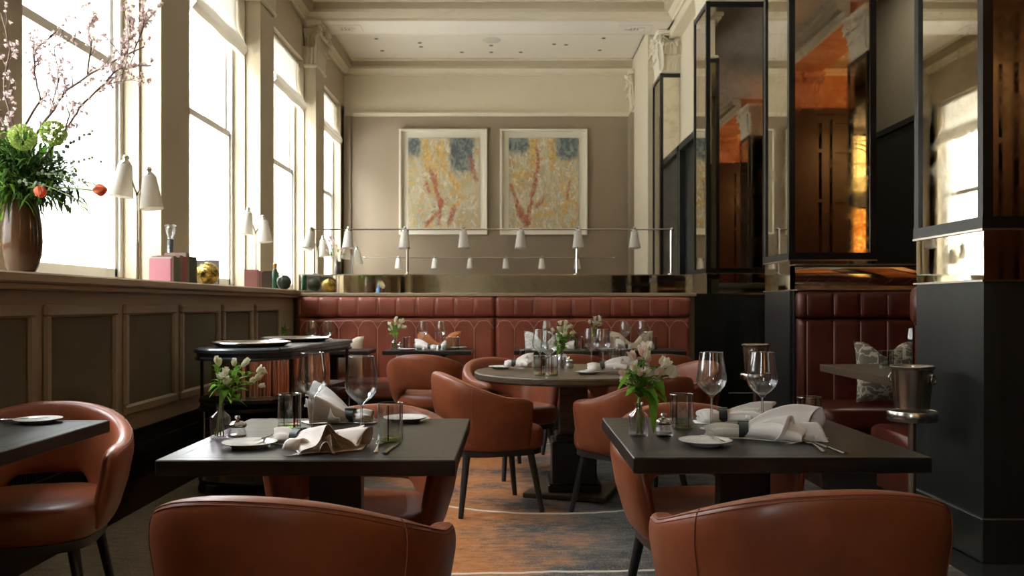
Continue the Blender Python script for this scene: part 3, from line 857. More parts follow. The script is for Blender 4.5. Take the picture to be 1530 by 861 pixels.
ch(1.17, 6.97, 88, 'tan leather tub chair seen from behind at the banquette table with beige cushions')

def top_mb(w, d, th, z=.75):
    mb = MB(); mb.box(-w / 2, w / 2, -d / 2, d / 2, z - th, z, .003); return mb
def square_table(name, label, x, y, w, d, th=.043, mat='blackwood', oy=0):
    t = thing(name, label, 'table', (x, y, 0)); obj('table_top', top_mb(w, d, th), mat, t, False)
    mb = MB()   # inlaid border line
    for (a0, a1, b0, b1) in ((-w / 2 + .04, w / 2 - .04, -d / 2 + .04, -d / 2 + .042), (-w / 2 + .04, w / 2 - .04, d / 2 - .042, d / 2 - .04), (-w / 2 + .04, -w / 2 + .042, -d / 2 + .04, d / 2 - .04), (w / 2 - .042, w / 2 - .04, -d / 2 + .04, d / 2 - .04)):
        mb.box(a0, a1, b0, b1, .7499, .7503)
    obj('inlay', mb, 'legs', t, False)
    mb = MB(); mb.box(-.08, .08, oy - .03, oy + .03, .05, .70, .004).box(-.16, .16, oy - .12, oy + .12, .69, .708, .003); obj('pedestal', mb, mat, t, False)
    mb = MB(); mb.box(-.13, .13, oy - .10, oy + .10, .0, .018, .004).box(-.11, .11, oy - .05, oy + .05, .018, .06, .006); obj('base_plate', mb, 'blackmetal', t, False)
    return t
square_table('dining_table', 'dark square dining table by the drinks trolley, its vase holding long-stemmed white flowers', -.545, 2.707, .79, .838)
square_table('dining_table', 'dark square dining table beside the tall wine bucket stand, with leafy flowers at its corner', .725, 2.737, .80, .82)
square_table('dining_table', 'dark dining table against the panelled wall, bare but for a side plate', -1.755, 2.67, .665, .82)
# round table
t = thing('round_table', 'round dark oak dining table in the middle of the room on a square pedestal', 'table', (.377, 5.38, 0))
mb = MB(); mb.lathe([(0, .705), (.60, .705), (.606, .709), (.61, .715), (.61, .742), (.607, .748), (.603, .75), (0, .75)], 72); obj('table_top', mb, 'oak', t, True, 25)
mb = MB(); mb.box(-.085, .085, -.085, .085, .36, .70, .004).box(-.14, .14, -.14, .14, .685, .706, .003)
obj('pedestal', mb, 'oak', t, False)
mb = MB()
for (h, z0, z1) in ((.11, .32, .37), (.135, .07, .33), (.16, .03, .08)): mb.box(-h, h, -h, h, z0, z1, .008)
obj('plinth', mb, 'blackwood', t, False)
mb = MB(); mb.box(-.25, .25, -.25, .25, 0, .03, .006); o = obj('base_plate', mb, 'oak', t, False); o.rotation_euler.z = math.radians(72)
# tables at the long banquette
def slab_table(label, x0, x1, y0=7.64, y1=8.12):
    return square_table('banquette_table', label, (x0 + x1) / 2, (y0 + y1) / 2, x1 - x0, y1 - y0, .035, oy=-.07)
slab_table('small dark table at the long banquette beside rust cushion', -1.14, -.355)
slab_table('small dark table at the long banquette with a pale patterned cushion behind it', .018, .765)
slab_table('small dark table at the long banquette with a beige cushion behind it', .785, 1.535)
slab_table('small dark table in the banquette corner by the wainscot, partly behind the trolley', -2.02, -1.265)

# ------------------------------------------------------------------ banquettes
def roll(mb, x0, x1, y, z0, z1, d, seams, axis='x'):
    "upholstered roll along x, pinched at the seams; y = wall side, bulging to -y"
    n = max(24, int((x1 - x0) / .012)); K = 18; rings = []
    for i in range(n + 1):
        x = x0 + (x1 - x0) * i / n; e = min(x - x0, x1 - x)
        k = 1 - max(0, 1 - e / .03) ** 2 * .25
        ds = min([abs(x - s) for s in seams] + [1]); pinch = .012 * math.exp(-(ds / .011) ** 2)
        ring = []
        for j in range(K):
            a = 2 * PI * j / K; c, s_ = math.cos(a), math.sin(a)
            yy = math.copysign(abs(c) ** .6, c) * (d / 2 * k - pinch) ; zz = math.copysign(abs(s_) ** .5, s_) * ((z1 - z0) / 2 * (1 - (1 - k) * .5) - pinch * .4)
            ring.append(Vector((x, y - d / 2 + yy, (z0 + z1) / 2 + zz)))
        rings.append(ring)
    mb.loft(rings, True, True); return mb
def bench(label, x0, x1, ywall, seams, leath, arches, depth=.62, zseat=.455, zback=(.44, 1.03), zroll=(1.035, 1.235), pl=None):
    t = thing('banquette', label, 'banquette', ((x0 + x1) / 2, ywall, 0), group='leather banquettes'); cx = (x0 + x1) / 2; h = (x1 - x0) / 2
    ls = [s - cx for s in seams]
    mb = MB(); roll(mb, -h, h, 0, zroll[0], zroll[1], .125, ls); obj('head_roll', mb, leath, t, True, 60)
    # back pad
    def fn(u, v):
        x = -h + 2 * h * u; z = zback[0] + (zback[1] - zback[0]) * v
        e = min(x + h, h - x, z - zback[0] + .2, zback[1] - z); edge = max(0, 1 - e / .03) ** 2 * .035
        ds = min([abs(x - s) for s in ls] + [1]); lim = zback[1] - .10 if arches else 9
        g = .010 * math.exp(-(ds / .010) ** 2) * (1 if z < lim else 0)
        return Vector((x, -.115 + edge + g - .025 * (1 - v) * 0, z))
    mb = MB(); mb.grid(fn, max(30, int(2 * h / .012)), 26); mb.box(-h + .01, h - .01, -.08, -.002, zback[0], zback[1])
    obj('back_pad', mb, leath, t, True, 60)
    mb = MB(); yy = -.118
    for s in ls:
        if abs(s) > h - .02: continue
        top = zback[1] - .105 if arches else zback[1] - .02
        mb.tube([(s, yy + .004, zback[0]), (s, yy + .004, top)], .0032, 5)
        mb.tube([(s, -.128, zroll[0] + .03), (s, -.119, zroll[0] + .10), (s, -.122, zroll[1] - .03)], .002, 5)
    if arches:
        for a, b in zip(ls[:-1], ls[1:]):
            w = b - a; zt = zback[1] - .03
            mb.tube([(a, yy + .002, zt - .075), (a + w * .22, yy - .001, zt - .012), (a + w * .36, yy - .001, zt), (b - w * .36, yy - .001, zt), (b - w * .22, yy - .001, zt - .012), (b, yy + .002, zt - .075)], .0032, 5)
    obj('piping', mb, 'piping', t, True, 60)
    # seat
    n = max(24, int(2 * h / .03)); rings = []; K = 24
    for i in range(n + 1):
        x = -h + 2 * h * i / n; e = min(x + h, h - x); k = 1 - max(0, 1 - e / .05) ** 2 * .12
        ds = min([abs(x - s) for s in ls[::2]] + [1]); p = .006 * math.exp(-(ds / .02) ** 2)
        ring = []
        for j in range(K):
            a = 2 * PI * j / K; c, s_ = math.cos(a), math.sin(a)
            ring.append(Vector((x, -depth / 2 - .02 + math.copysign(abs(c) ** .35, c) * (depth / 2 - .02) * k, zseat - .085 + math.copysign(abs(s_) ** .45, s_) * (.085 * k - p))))
        rings.append(ring)
    mb = MB(); mb.loft(rings, True, True); obj('seat', mb, leath, t, True, 60)
    mb = MB(); mb.box(-h + .01, h - .01, -depth + .10, -.01, .09, .30).box(-h + .02, h - .02, -depth + .16, -.03, 0, .09)
    obj('base', mb, leath if not arches else 'blackwood', t, False)
    return t
YD = 8.58
sL = [-.18 - .188 * i for i in range(0, 11)][::-1]; sR = [-.165 + .1885 * i for i in range(1, 11)]
bench('long leather banquette section running from the wainscot to the middle joint', -2.09, -.172, YD, sL, 'leather_red', True)
bench('long leather banquette section running from the middle joint towards the dark pillars', -.160, 1.735, YD, [-.16] + sR, 'leather_red', True)
# low divider behind, with mirrored band and stone-like ledge
t = thing('divider', None, None); t['kind'] = 'structure'; t.name = 'partition_low'
mb = MB(); mb.box(-2.11, 1.80, YD + .003, YD + .18, 0, 1.255); obj('partition_body', mb, 'wainscot', t, False)
mb = MB(); mb.box(-2.11, 1.80, YD - .09, YD + .18, 1.24, 1.272, .004); obj('partition_shelf', mb, 'sill', t, False)
mb = MB(); mb.box(-2.11, 1.80, YD + .05, YD + .17, 1.272, 1.45); obj('partition_mirror', mb, 'antique', t, False)
mb = MB(); mb.box(-2.11, 1.80, YD + .045, YD + .18, 1.448, 1.458).box(-2.115, -2.105, YD + .045, YD + .18, 1.272, 1.458)
for x in (-.18,): mb.box(x - .002, x + .002, YD + .048, YD + .05, 1.272, 1.45)
obj('partition_bead', mb, 'nickel', t, False)
# dark return between the banquette and the far pillars
mb = MB(); mb.box(1.80, 2.2, YD + .25, 9.46, 0, 1.27); struct('partition_return', mb, 'blackpaint')

# booth between the two near pillars
YBo = 6.60
sB = [2.20 + .2 * i for i in range(0, 14)]
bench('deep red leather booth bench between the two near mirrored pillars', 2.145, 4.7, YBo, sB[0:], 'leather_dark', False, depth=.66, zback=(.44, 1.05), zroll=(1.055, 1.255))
t = thing('partition_booth', None, None); t['kind'] = 'structure'
mb = MB(); mb.box(2.14, 4.9, YBo + .003, YBo + .035, 0, 1.27).box(2.79, 4.9, YBo + .03, YBo + .55, 0, 1.27); obj('partition_body', mb, 'blackpaint', t, False)
mb = MB(); mb.box(2.14, 4.9, YBo - .06, YBo + .035, 1.262, 1.276, .003).box(2.14, 4.9, YBo - .03, YBo + .035, 1.455, 1.465, .002)
obj('partition_bead', mb, 'champagne', t, False)
mb = MB()
def bow(u, v):
    x = 2.142 + 2.75 * u; return Vector((x, YBo - .005 - .018 * math.sin(v * PI), 1.276 + .18 * v))
mb.grid(bow, 20, 10); obj('partition_mirror', mb, 'antique', t, True)
# facing bench backed on to the near pillar
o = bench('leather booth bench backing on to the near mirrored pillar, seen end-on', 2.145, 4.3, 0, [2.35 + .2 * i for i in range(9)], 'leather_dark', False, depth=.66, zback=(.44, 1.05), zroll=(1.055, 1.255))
o.rotation_euler.z = PI; o.location = (3.225, 4.585, 0)
t = square_table('booth_table', 'dark table inside the leather booth, its edge just above the pale patterned cushion', 2.72, 5.42, 1.2, 1.15, .05, 'oak')

# cushions
def cushion(label, mat, px, py, d, w, tilt, rz, grp=None, h=None):
    h = h or w
    mb = MB()
    def fn(sg):
        def g(u, v):
            x = (u - .5) * 2; y = (v - .5) * 2
            k = max(0, (1 - x ** 4)) ** .6 * max(0, (1 - y ** 4)) ** .6
            pin = 1 - .07 * (1 - abs(x) ** 2) * (abs(y) ** 3) ; pin2 = 1 - .07 * (1 - abs(y) ** 2) * (abs(x) ** 3)
            th = .065 * k * (1 + .10 * math.sin(x * 4 + y * 3)) - (.03 * math.exp(-(x / .22) ** 2) * max(0, y) ** 1.5 * 0)
            dip = .11 * math.exp(-(x / .35) ** 2) * max(0, y) ** 2
            return Vector((x * w / 2 * pin2, sg * th, y * h / 2 * pin - dip))
        return g
    mb.grid(fn(-1), 18, 18); mb.grid(fn(1), 18, 18)
    o = obj('cushion', mb, mat, None, True, 60); p = atd(px, py, d)
    z = .461 + h / 2
    o.location = (p.x, d, z); o.rotation_euler = (tilt, 0, rz); return tag(o, label, 'cushion', grp)
cushion('cream cushion in the banquette corner above the trolley end', 'cush_beige', 512, 0, 8.26, .40, -.18, .1)
cushion('rust cushion with a sunken middle on the long banquette', 'cush_rust', 656, 0, 8.24, .42, -.18, .04, h=.45)
cushion('pale patterned cushion on the banquette nearest the middle joint', 'cush_pale', 814, 0, 8.25, .40, -.18, -.1, h=.45)
cushion('beige cushion with a sunken middle on the banquette closest to the dark pillars', 'cush_beige', 944, 0, 8.24, .42, -.18, .05, h=.45)
cushion('grey cushion with a cream broken-line pattern inside the booth', 'cush_grey', 1323, 0, 6.19, .42, -.16, -.12, h=.44)

# ------------------------------------------------------------------ drinks trolley
t = thing('drinks_trolley', 'black drinks trolley with two round silver trays and polished drums, beside the wainscot', 'trolley', (-1.57, 5.78, 0), math.radians(-7))
def slabplan(s=0):
    pts = []
    for i in range(17):      # bowed front end
        a = PI + PI * i / 16; pts.append((.27 * math.cos(a) * (1 + s), -.55 + .20 * math.sin(a) * (1 + s * 2)))
    pts += [(.305 + s * .3, -.50), (.305 + s * .3, -.22), (.285 + s * .3, -.18), (.285 + s * .3, .75), (-.285 - s * .3, .75), (-.285 - s * .3, -.18), (-.305 - s * .3, -.22), (-.305 - s * .3, -.50)]
    return pts
mb = MB(); mb.loft([[Vector((x, y, z)) for x, y in slabplan(s)] for z, s in ((.825, -.06), (.83, 0), (.842, .01), (.848, -.03), (.868, -.03), (.874, .02), (.892, .02), (.90, -.01))], True, True)
obj('counter', mb, 'slate', t, True, 30)
for y in (-.38, .36):
    mb = MB(); mb.lathe([(0, .904), (.19, .904), (.20, .902), (.235, .922), (.24, .926), (.235, .930), (.195, .910), (0, .910)], 48, (0, y, 0)); mb.lathe([(.17, .90), (.17, .904)], 40, (0, y, 0))
    obj('tray', mb, 'steel', t, True, 40)
    mb = MB(); n = 60; prof = [(.0, .60), (.235, .60), (.235, .82), (0, .82)]
    mb.loft([[Vector((r * (1 + .010 * math.sin(30 * a)) * math.cos(a), y + r * (1 + .010 * math.sin(30 * a)) * math.sin(a), z)) for a in [2 * PI * i / 240 for i in range(240)]] for r, z in prof], True, False); obj('drum', mb, 'bronze', t, True, 40)
for (z, th) in ((.575, .022), (.525, .02), (.10, .018)):
    mb = MB(); mb.loft([[Vector((x * .97, y * .97, zz)) for x, y in slabplan(-.03)] for zz in (z, z + th)], True, True); obj('shelf', mb, 'blackmetal', t, True, 30)
for x, y in ((-.285, -.46), (.285, -.46), (-.265, .70), (.265, .70), (.285, -.20), (-.285, -.20)):
    mb = MB(); mb.tube([(x, y, .07), (x, y, .83)], .011, 10); obj('post', mb, 'blackmetal', t)
    mb = MB(); mb.tube([(x + .02, y - .012, .10), (x + .02, y - .012, .53)], .005, 8); obj('rod', mb, 'steel', t)
    mb = MB(); mb.lathe([(0, -.012), (.03, -.012), (.035, -.006), (.035, .006), (.03, .012), (0, .012)], 16, (0, 0, 0), mat=Matrix.Rotation(PI / 2, 4, 'Y')); mb.tube([(0, 0, 0), (0, 0, .04)], .012, 8); mb.xf(Matrix.Translation((x, y, .035))); obj('caster', mb, 'legs', t)
# bottles of the lower shelf, a few
# ------------------------------------------------------------------ wine buckets on stands
def bucket(x, y, lab, lab2, rzz):
    t = thing('bucket_stand', lab2, 'stand', (x, y, 0), group='wine bucket stands')
    mb = MB(); mb.tube([(0, 0, .02), (0, 0, .60)], .019, 16); obj('pole', mb, 'champagne', t)
    mb = MB(); mb.lathe([(0, 0), (.15, 0), (.155, .006), (.14, .014), (.03, .03), (0, .03)], 32); obj('base', mb, 'champagne', t)
    mb = MB(); mb.lathe([(.0, .598), (.112, .598), (.115, .602), (.115, .642), (.112, .646), (.108, .642), (.108, .607), (0, .605)], 40); obj('holder_ring', mb, 'nickel', t, True, 40)
    b = thing('wine_bucket', lab, 'wine bucket', (x, y, .607), rzz, 'steel wine buckets')
    prof = [(0, 0), (.068, 0), (.073, .004), (.080, .06), (.095, .238), (.104, .246), (.106, .252), (.101, .256), (.092, .250), (.078, .065), (.07, .012), (0, .010)]
    mb = MB(); mb.lathe(prof, 40); obj('pail', mb, 'champagne', b, True, 40)
    for sg in (-1, 1):
        mb = MB(); mb.ball((sg * .098, 0, .212), .012, 10); mb.tube([(sg * .105 + .0, .021 * math.sin(a), .192 + .021 * math.cos(a)) for a in [2 * PI * i / 20 for i in range(21)]], .0035, 6)
        obj('handle', mb, 'nickel', b)
bucket(1.94, 4.22, 'steel wine bucket with a ring handle, closest to the camera', 'tall steel bucket stand in front of the nearest mirrored pillar', math.radians(-52))
bucket(1.82, 6.50, 'steel wine bucket farther back, seen between two wine glasses', 'tall steel bucket stand at the second mirrored pillar', math.radians(-120))

# ------------------------------------------------------------------ tableware
def make_wine():
    t = thing('wine_glass', 'x', 'wine glass')
    prof = [(0, 0), (.036, 0), (.039, .0012), (.036, .003), (.015, .006), (.0052, .012), (.0042, .03), (.0042, .092), (.0055, .103), (.012, .112), (.030, .126), (.043, .141), (.0485, .155), (.0495, .168), (.046, .195), (.040, .232), (.0375, .252),
            (.0368, .252), (.0393, .232), (.0453, .195), (.0487, .168), (.0477, .156), (.042, .1425), (.029, .1275), (.011, .1145), (0, .112)]
    mb = MB(); mb.lathe(prof[:14], 28); obj('stem', MB().lathe(prof[:9], 24), 'glass_stem', t)
    mb = MB(); mb.lathe(prof[8:], 36); obj('bowl', mb, 'glass', t, True, 80)
    obj('rim', MB().tube([(.0372 * math.cos(a), .0372 * math.sin(a), .252) for a in [2 * PI * i / 40 for i in range(41)]], .0008, 6), 'glass_rim', t)
    return t
WG = Proto(make_wine)
def make_tumbler():
    t = thing('tumbler', 'x', 'tumbler')
    mb = MB(); mb.lathe([(0, 0), (.036, 0), (.038, .002), (.038, .113), (.0368, .113), (.0362, .012), (0, .010)], 36); obj('glass_wall', mb, 'tumbler', t, True, 40)
    mb = MB(); mb.lathe([(0, .0005), (.0375, .0015), (.0378, .010), (.0362, .013), (0, .011)], 32); obj('glass_base', mb, 'glass_base', t, True, 40)
    mb = MB()
    for a, w in ((.6, .16), (2.5, .10), (-1.4, .22), (-2.3, .08)):
        def fn(u, v, a=a, w=w): return Vector((.0384 * math.cos(a + w * (u - .5)), .0384 * math.sin(a + w * (u - .5)), .006 + .104 * v))
        mb.grid(fn, 4, 2)
    obj('colour_stripe', mb, 'glass_red', t)
    mb = MB()
    for r, z in ((.0375, .1132),): mb.tube([(r * math.cos(a), r * math.sin(a), z) for a in [2 * PI * i / 40 for i in range(41)]], .0009, 6)
    obj('rim', mb, 'glass_rim', t)
    return t
TU = Proto(make_tumbler)
def make_plate():
    t = tag(obj('side_plate', MB().lathe([(0, .004), (.040, .004), (.043, .0), (.047, 0), (.050, .004), (.066, .010), (.077, .014), (.0775, .016), (.075, .0165), (.062, .0125), (.045, .0085), (0, .0080)], 48), 'china', None, True, 60), 'x', 'plate')
    return t
PLt = Proto(make_plate)
def outline(mb, pts, z0, z1, c=None):
    n = len(pts); vs = [(x, y, z0) for x, y in pts] + [(x, y, z1) for x, y in pts]
    mb.add(vs, [tuple(range(n - 1, -1, -1)), tuple(range(n, 2 * n))] + [(i, (i + 1) % n, n + (i + 1) % n, n + i) for i in range(n)])
def make_knife(L=.21):
    mb = MB(); k = L / .21
    blade = [(-.008, -.005), (-.008, .0), (-.0085, .06), (-.004, .095), (.003, .105), (.006, .10), (.006, -.005)]
    outline(mb, [(x * 1.0, y * k) for x, y in blade], .0015, .0028)
    def fn(u, v):
        a = 2 * PI * v; w = .0045 + .0035 * u; return Vector((math.cos(a) * w, (-.005 - .10 * u) * k, .0035 + math.sin(a) * .003))
    mb.loft([[fn(u, j / 12) for j in range(12)] for u in (0, .15, .4, .7, .92, 1)], True, True)
    return tag(obj('table_knife', mb, 'steel', None, True, 50), 'x', 'knife')
def make_fork():
    mb = MB()
    rings = []
    for (y, w, z) in ((-.10, .0075, .003), (-.085, .007, .003), (-.03, .0035, .005), (.02, .003, .007), (.04, .008, .004), (.055, .011, .003), (.062, .0115, .003)):
        rings.append([Vector((math.cos(a) * w, y, z + math.sin(a) * .0014)) for a in [2 * PI * i / 10 for i in range(10)]])
    mb.loft(rings, True, True)
    for i in range(4):
        x = -.0088 + i * .00587; mb.tube([(x, .060, .003), (x, .08, .0028), (x * .92, .103, .0055)], .0017, 6, .001)
    return tag(obj('table_fork', mb, 'steel', None, True, 60), 'x', 'fork')
KN = Proto(make_knife); FK = Proto(make_fork)
def make_butter():
    mb = MB(); outline(mb, [(-.006, -.005), (-.008, .02), (-.007, .05), (0, .062), (.004, .05), (.004, -.005)], .0015, .0026)
    mb.loft([[Vector((math.cos(a) * w, y, .003 + math.sin(a) * .002)) for a in [2 * PI * i / 10 for i in range(10)]] for (y, w) in ((-.005, .003), (-.04, .0045), (-.085, .006), (-.09, .003))], True, True)
    return tag(obj('butter_knife', mb, 'steel', None, True, 50), 'x', 'knife')
BK = Proto(make_butter)
def make_jar():
    t = thing('salt_jar', 'x', 'salt jar')
    obj('jar_glass', MB().lathe([(0, 0), (.025, 0), (.028, .003), (.029, .012), (.024, .026), (.021, .033), (.022, .040), (.0205, .040), (.019, .033), (.022, .026), (.026, .012), (0, .008)], 28), 'glass', t, True, 60)
    obj('salt', MB().lathe([(0, .006), (.024, .008), (.025, .016), (.0, .02)], 20), 'china', t)
    obj('lid', MB().lathe([(0, .038), (.025, .038), (.027, .041), (.026, .048), (.017, .055), (.006, .058), (.005, .062), (.010, .066), (.008, .071), (0, .073)], 28), 'nickel', t, True, 50)
    return t
JR = Proto(make_jar)

def napkin(name_label, p, ang, L=.30, w_fan=.16, h_fan=.05, w_tail=.055, mat='linen', seed=0, stand=0, edge=None, amp=.020, grp='linen napkins in leather rings'):
    "cloth gathered through a leather ring: tail behind (-x), fanned folds with free corners ahead (+x); origin at the ring"
    rnd = random.Random(seed); t = thing('napkin', name_label, 'napkin', (p.x, p.y, p.z), ang, grp)
    ph = [rnd.uniform(0, 6) for _ in range(6)]; ring = .33; cen = [rnd.uniform(-.25, .1), rnd.uniform(.3, .7), rnd.uniform(-.9, -.5), 0]
    def env(u):
        if u < ring:
            q = u / ring; w = w_tail * (.62 + .38 * math.sin(q * PI)); w = w + (.030 - w) * q ** 3; h = .024 + .010 * math.sin(q * PI)
        else:
            q = (u - ring) / (1 - ring); w = .030 + (w_fan - .030) * (q ** .75); h = .026 + h_fan * math.sin(min(1, q * 1.15) * PI * .62) * (1 - .35 * q) + stand * q
        return w, h
    def sheet(l):
        def fn(u, v):
            s = (v - .5) * 2; w, h = env(u); q = max(0, (u - ring) / (1 - ring)); qb = max(0, 1 - u / ring)
            pt = 1 - (.34 + .1 * l) * abs(s - cen[l]) * q * q - .25 * abs(s + .3 * l) * qb * qb
            x = (u - ring) * L * pt
            y = s * w * .5 * (1 - .14 * l) + amp * .7 * q * math.sin(s * 5 + ph[l] + u * 4)
            arch = math.sqrt(max(0, 1 - s * s))
            fold = (.003 + amp * q) * math.sin(s * (5.5 + 2.4 * l) + ph[l] + u * 2.2) + .006 * q * math.sin(s * 13 + ph[3]) + .005 * qb * math.sin(s * 8 + ph[2])
            z = h * (arch ** .8) * (1 - .26 * l) + fold * (.15 + arch) + .003 * (3 - l)
            return Vector((x, y, max(z, .003 + .001 * l)))
        return fn
    mb = MB()
    for l in range(3): mb.grid(sheet(l), 40, 56)
    def under(u, v):
        s = (v - .5) * 2; w, h = env(u); q = max(0, (u - ring) / (1 - ring))
        return Vector(((u - ring) * L * (1.06 - .5 * abs(s - .2) * q * q), s * w * .56, .002 + .001 * math.sin(s * 9)))
    mb.grid(under, 20, 16)
    if edge is not None:      # what reaches past the table's front edge hangs down
        ca, sa = math.cos(ang), math.sin(ang)
        for v in mb.v:
            wy = p.y + v.x * sa + v.y * ca; o_ = edge + .012 - wy
            if o_ > 0:
                dy = -o_ + min(o_, .010 + o_ * .25); v.z -= max(0, o_ - .008) * .95 * (1 if v.z < .05 else .8)
                v.x -= sa * (dy + o_) * 0 + sa * dy * 0; v.x += sa * (o_ * .45); v.y += ca * (o_ * .45)
    o = obj('cloth', mb, mat, t, True, 70); q = o.modifiers.new('s', 'SOLIDIFY'); q.thickness = .0016; q.offset = 1
    mb = MB(); rings = []
    for i in range(28):
        a = 2 * PI * i / 28; cy, cz = .0215 * math.cos(a), .0256 + .0215 * math.sin(a)
        n = Vector((0, math.cos(a), math.sin(a))); c = Vector((0, cy, cz))
        rings.append([c + n * .0005 + Vector((-.014, 0, 0)), c + n * .0035 + Vector((-.014, 0, 0)), c + n * .0035 + Vector((.014, 0, 0)), c + n * .0005 + Vector((.014, 0, 0))])
    rings.append(rings[0]); mb.loft(rings, True, False); mb.box(-.014, .018, -.004, .016, .0490, .0525, .001)
    obj('ring', mb, 'ringleather', t, True, 40)
    return t

def leaf_mb(mb, p, d, L, w, up=Vector((0, 0, 1)), droop=.3, n=6):
    d = d.normalized(); side = d.cross(up)
    if side.length < .05: side = Vector((1, 0, 0))
    side.normalize(); nn = side.cross(d)
    def fn(u, v):
        s = (v - .5) * 2; ww = w * math.sin(PI * min(1, u * .93 + .03)) ** .8 * (1 - .3 * u)
        return p + d * L * u + side * s * ww * .5 + nn * (.12 * L * math.sin(u * PI) + abs(s) * ww * .18) - Vector((0, 0, droop * L * u * u))
    mb.grid(fn, n, 3)
def flower_mb(mb, p, d, r, rnd, n=5, sp=.75, wd=.8):
    d = d.normalized(); a = d.orthogonal().normalized(); b = d.cross(a)
    for i in range(n):
        t = 2 * PI * i / n + rnd.uniform(-.2, .2); s = a * math.cos(t) + b * math.sin(t); side = d.cross(s)
        def fn(u, v, s=s, side=side):
            q = (v - .5) * 2; w = r * .55 * math.sin(PI * min(1, u * .8 + .12))
            return p + d * (r * 1.5 * u) + s * (r * .12 + r * sp * u ** 1.8) + side * q * w * wd - s * q * q * w * .3
        mb.grid(fn, 5, 4)
def vase_flowers(label, p, specs, seed, leaves=8, sc=1.0, pink=.4, fl=.022, vase='bottle', vh=.105):
    "specs: (dx, dz, dy) flower head offsets from the vase foot"
    rnd = random.Random(seed); t = thing('flower_vase', label, 'vase of flowers', (p.x, p.y, p.z), 0, 'bud vases with cut flowers')
    if vase == 'bottle':
        k = vh / .105
        prof = [(0, 0), (.027, 0), (.030, .003), (.031, .06), (.029, .068), (.012, .082), (.0105, .096), (.014, .105), (.0125, .105), (.009, .096), (.0105, .083), (.027, .068), (.029, .06), (.028, .008), (0, .006)]
        obj('vase', MB().lathe([(r * k, z * k) for r, z in prof], 28), 'bottleglass', t, True, 50)
    sm, lf, f1, f2 = MB(), MB(), MB(), MB()
    for i, (dx, dz, dy) in enumerate(specs):
        e = Vector((dx, dy, dz)); b = Vector((rnd.uniform(-.015, .015), rnd.uniform(-.015, .015), .008)); nk = Vector((rnd.uniform(-.005, .005), rnd.uniform(-.005, .005), vh))
        pts = [b, b.lerp(nk, .6), nk]
        for q in (.25, .5, .75, 1): pts.append(nk.lerp(e, q) + Vector((dx * -.12 * math.sin(q * PI), 0, .02 * math.sin(q * PI))))
        sm.tube(pts, .0022 * sc, 5)
        d = (pts[-1] - pts[-2]).normalized()
        for j in range(rnd.choice((2, 3, 3))):
            off = Vector((rnd.uniform(-1, 1), rnd.uniform(-1, 1), rnd.uniform(-.3, .8))) * fl * .9
            flower_mb(f1 if rnd.random() > pink else f2, e + off, (d + Vector((0, 0, .5)) + off.normalized() * .7), fl * sc * rnd.uniform(.55, .85), rnd, 6, rnd.choice((.3, .55, .8)), 1.05)
        for j in range(5): leaf_mb(lf, e - d * .012 * j, Vector((rnd.uniform(-1, 1), rnd.uniform(-1, 1), .5)), .035 * sc, .014 * sc)
        lf_n = leaves // len(specs) + 1
        for j in range(lf_n):
            q = rnd.uniform(.1, .8); c = nk.lerp(e, q)
            leaf_mb(lf, c, Vector((rnd.uniform(-1, 1), rnd.uniform(-1, .6), rnd.uniform(-.1, .9))), rnd.uniform(.045, .08) * sc, .028 * sc, droop=rnd.uniform(.1, .8))
    for v in lf.v: v.z = max(v.z, .004)
    obj('stems', sm, 'stem', t); obj('leaves', lf, 'leaf', t, True, 80)
    obj('petals', f1, 'petal', t, True, 80)
    if f2.v: obj('blush_petals', f2, 'petal_pink', t, True, 80)
    return t
Z = .75
def P(px, py, z=Z): return at(px, py, z)
def deg(a): return math.radians(a)

# --- table by the trolley
T1 = 'on the square table by the trolley'
vase_flowers('small glass bottle of tall white alstroemeria on the table by the trolley', P(329, 655), [(-.015, .215, 0), (.03, .19, .02), (.065, .215, -.01), (.10, .165, .0), (.005, .175, -.02), (.085, .19, .03)], 3, 12, pink=.15)
JR(P(355, 657), .4, 'small glass salt jar with metal lid beside the bottle vase by the trolley', 'salt jars')
PLt(P(373, 668), 0, 'white side plate with a butter knife in front of the salt jar by the trolley', 'white side plates')
p = P(391, 664); p.z += .0145; BK(p, deg(173), 'small butter knife resting on the side plate by the salt jar', 'butter knives')
TU(P(432.5, 640), .5, 'tumbler between the salt jar and the wine glass, table by the trolley', 'tumblers')
WG(P(467, 643), 0, 'large empty wine glass just behind the blush napkin, table by the trolley', 'large wine glasses')
WG(P(540, 657), 0, 'large empty wine glass standing before the upright napkin', 'large wine glasses')
TU(P(583, 659), 2.2, 'tumbler with a dark red streak behind the fork, table by the trolley', 'tumblers')
napkin('blush napkin in a dark ring hanging over the table edge by the trolley', P(446, 666), deg(-33), .31, .26, .020, mat='linen_pink', seed=4, edge=2.277, amp=.026)
napkin('white napkin standing in a peak through its ring, table by the trolley', P(525, 632), deg(170), .25, .15, .045, seed=8, stand=.055)
PLt(P(606, 629.5), 0, 'white side plate at the far right corner of the table by the trolley', 'white side plates')
FK(P(565, 669), deg(5), 'fork lying beside the knife near the red-streaked tumbler', 'table forks')
KN(P(586, 670), deg(-5), 'knife lying beside the fork near the red-streaked tumbler', 'table knives')
FK(P(455, 629.5), deg(140), 'fork behind the first wine glass, table by the trolley', 'table forks')
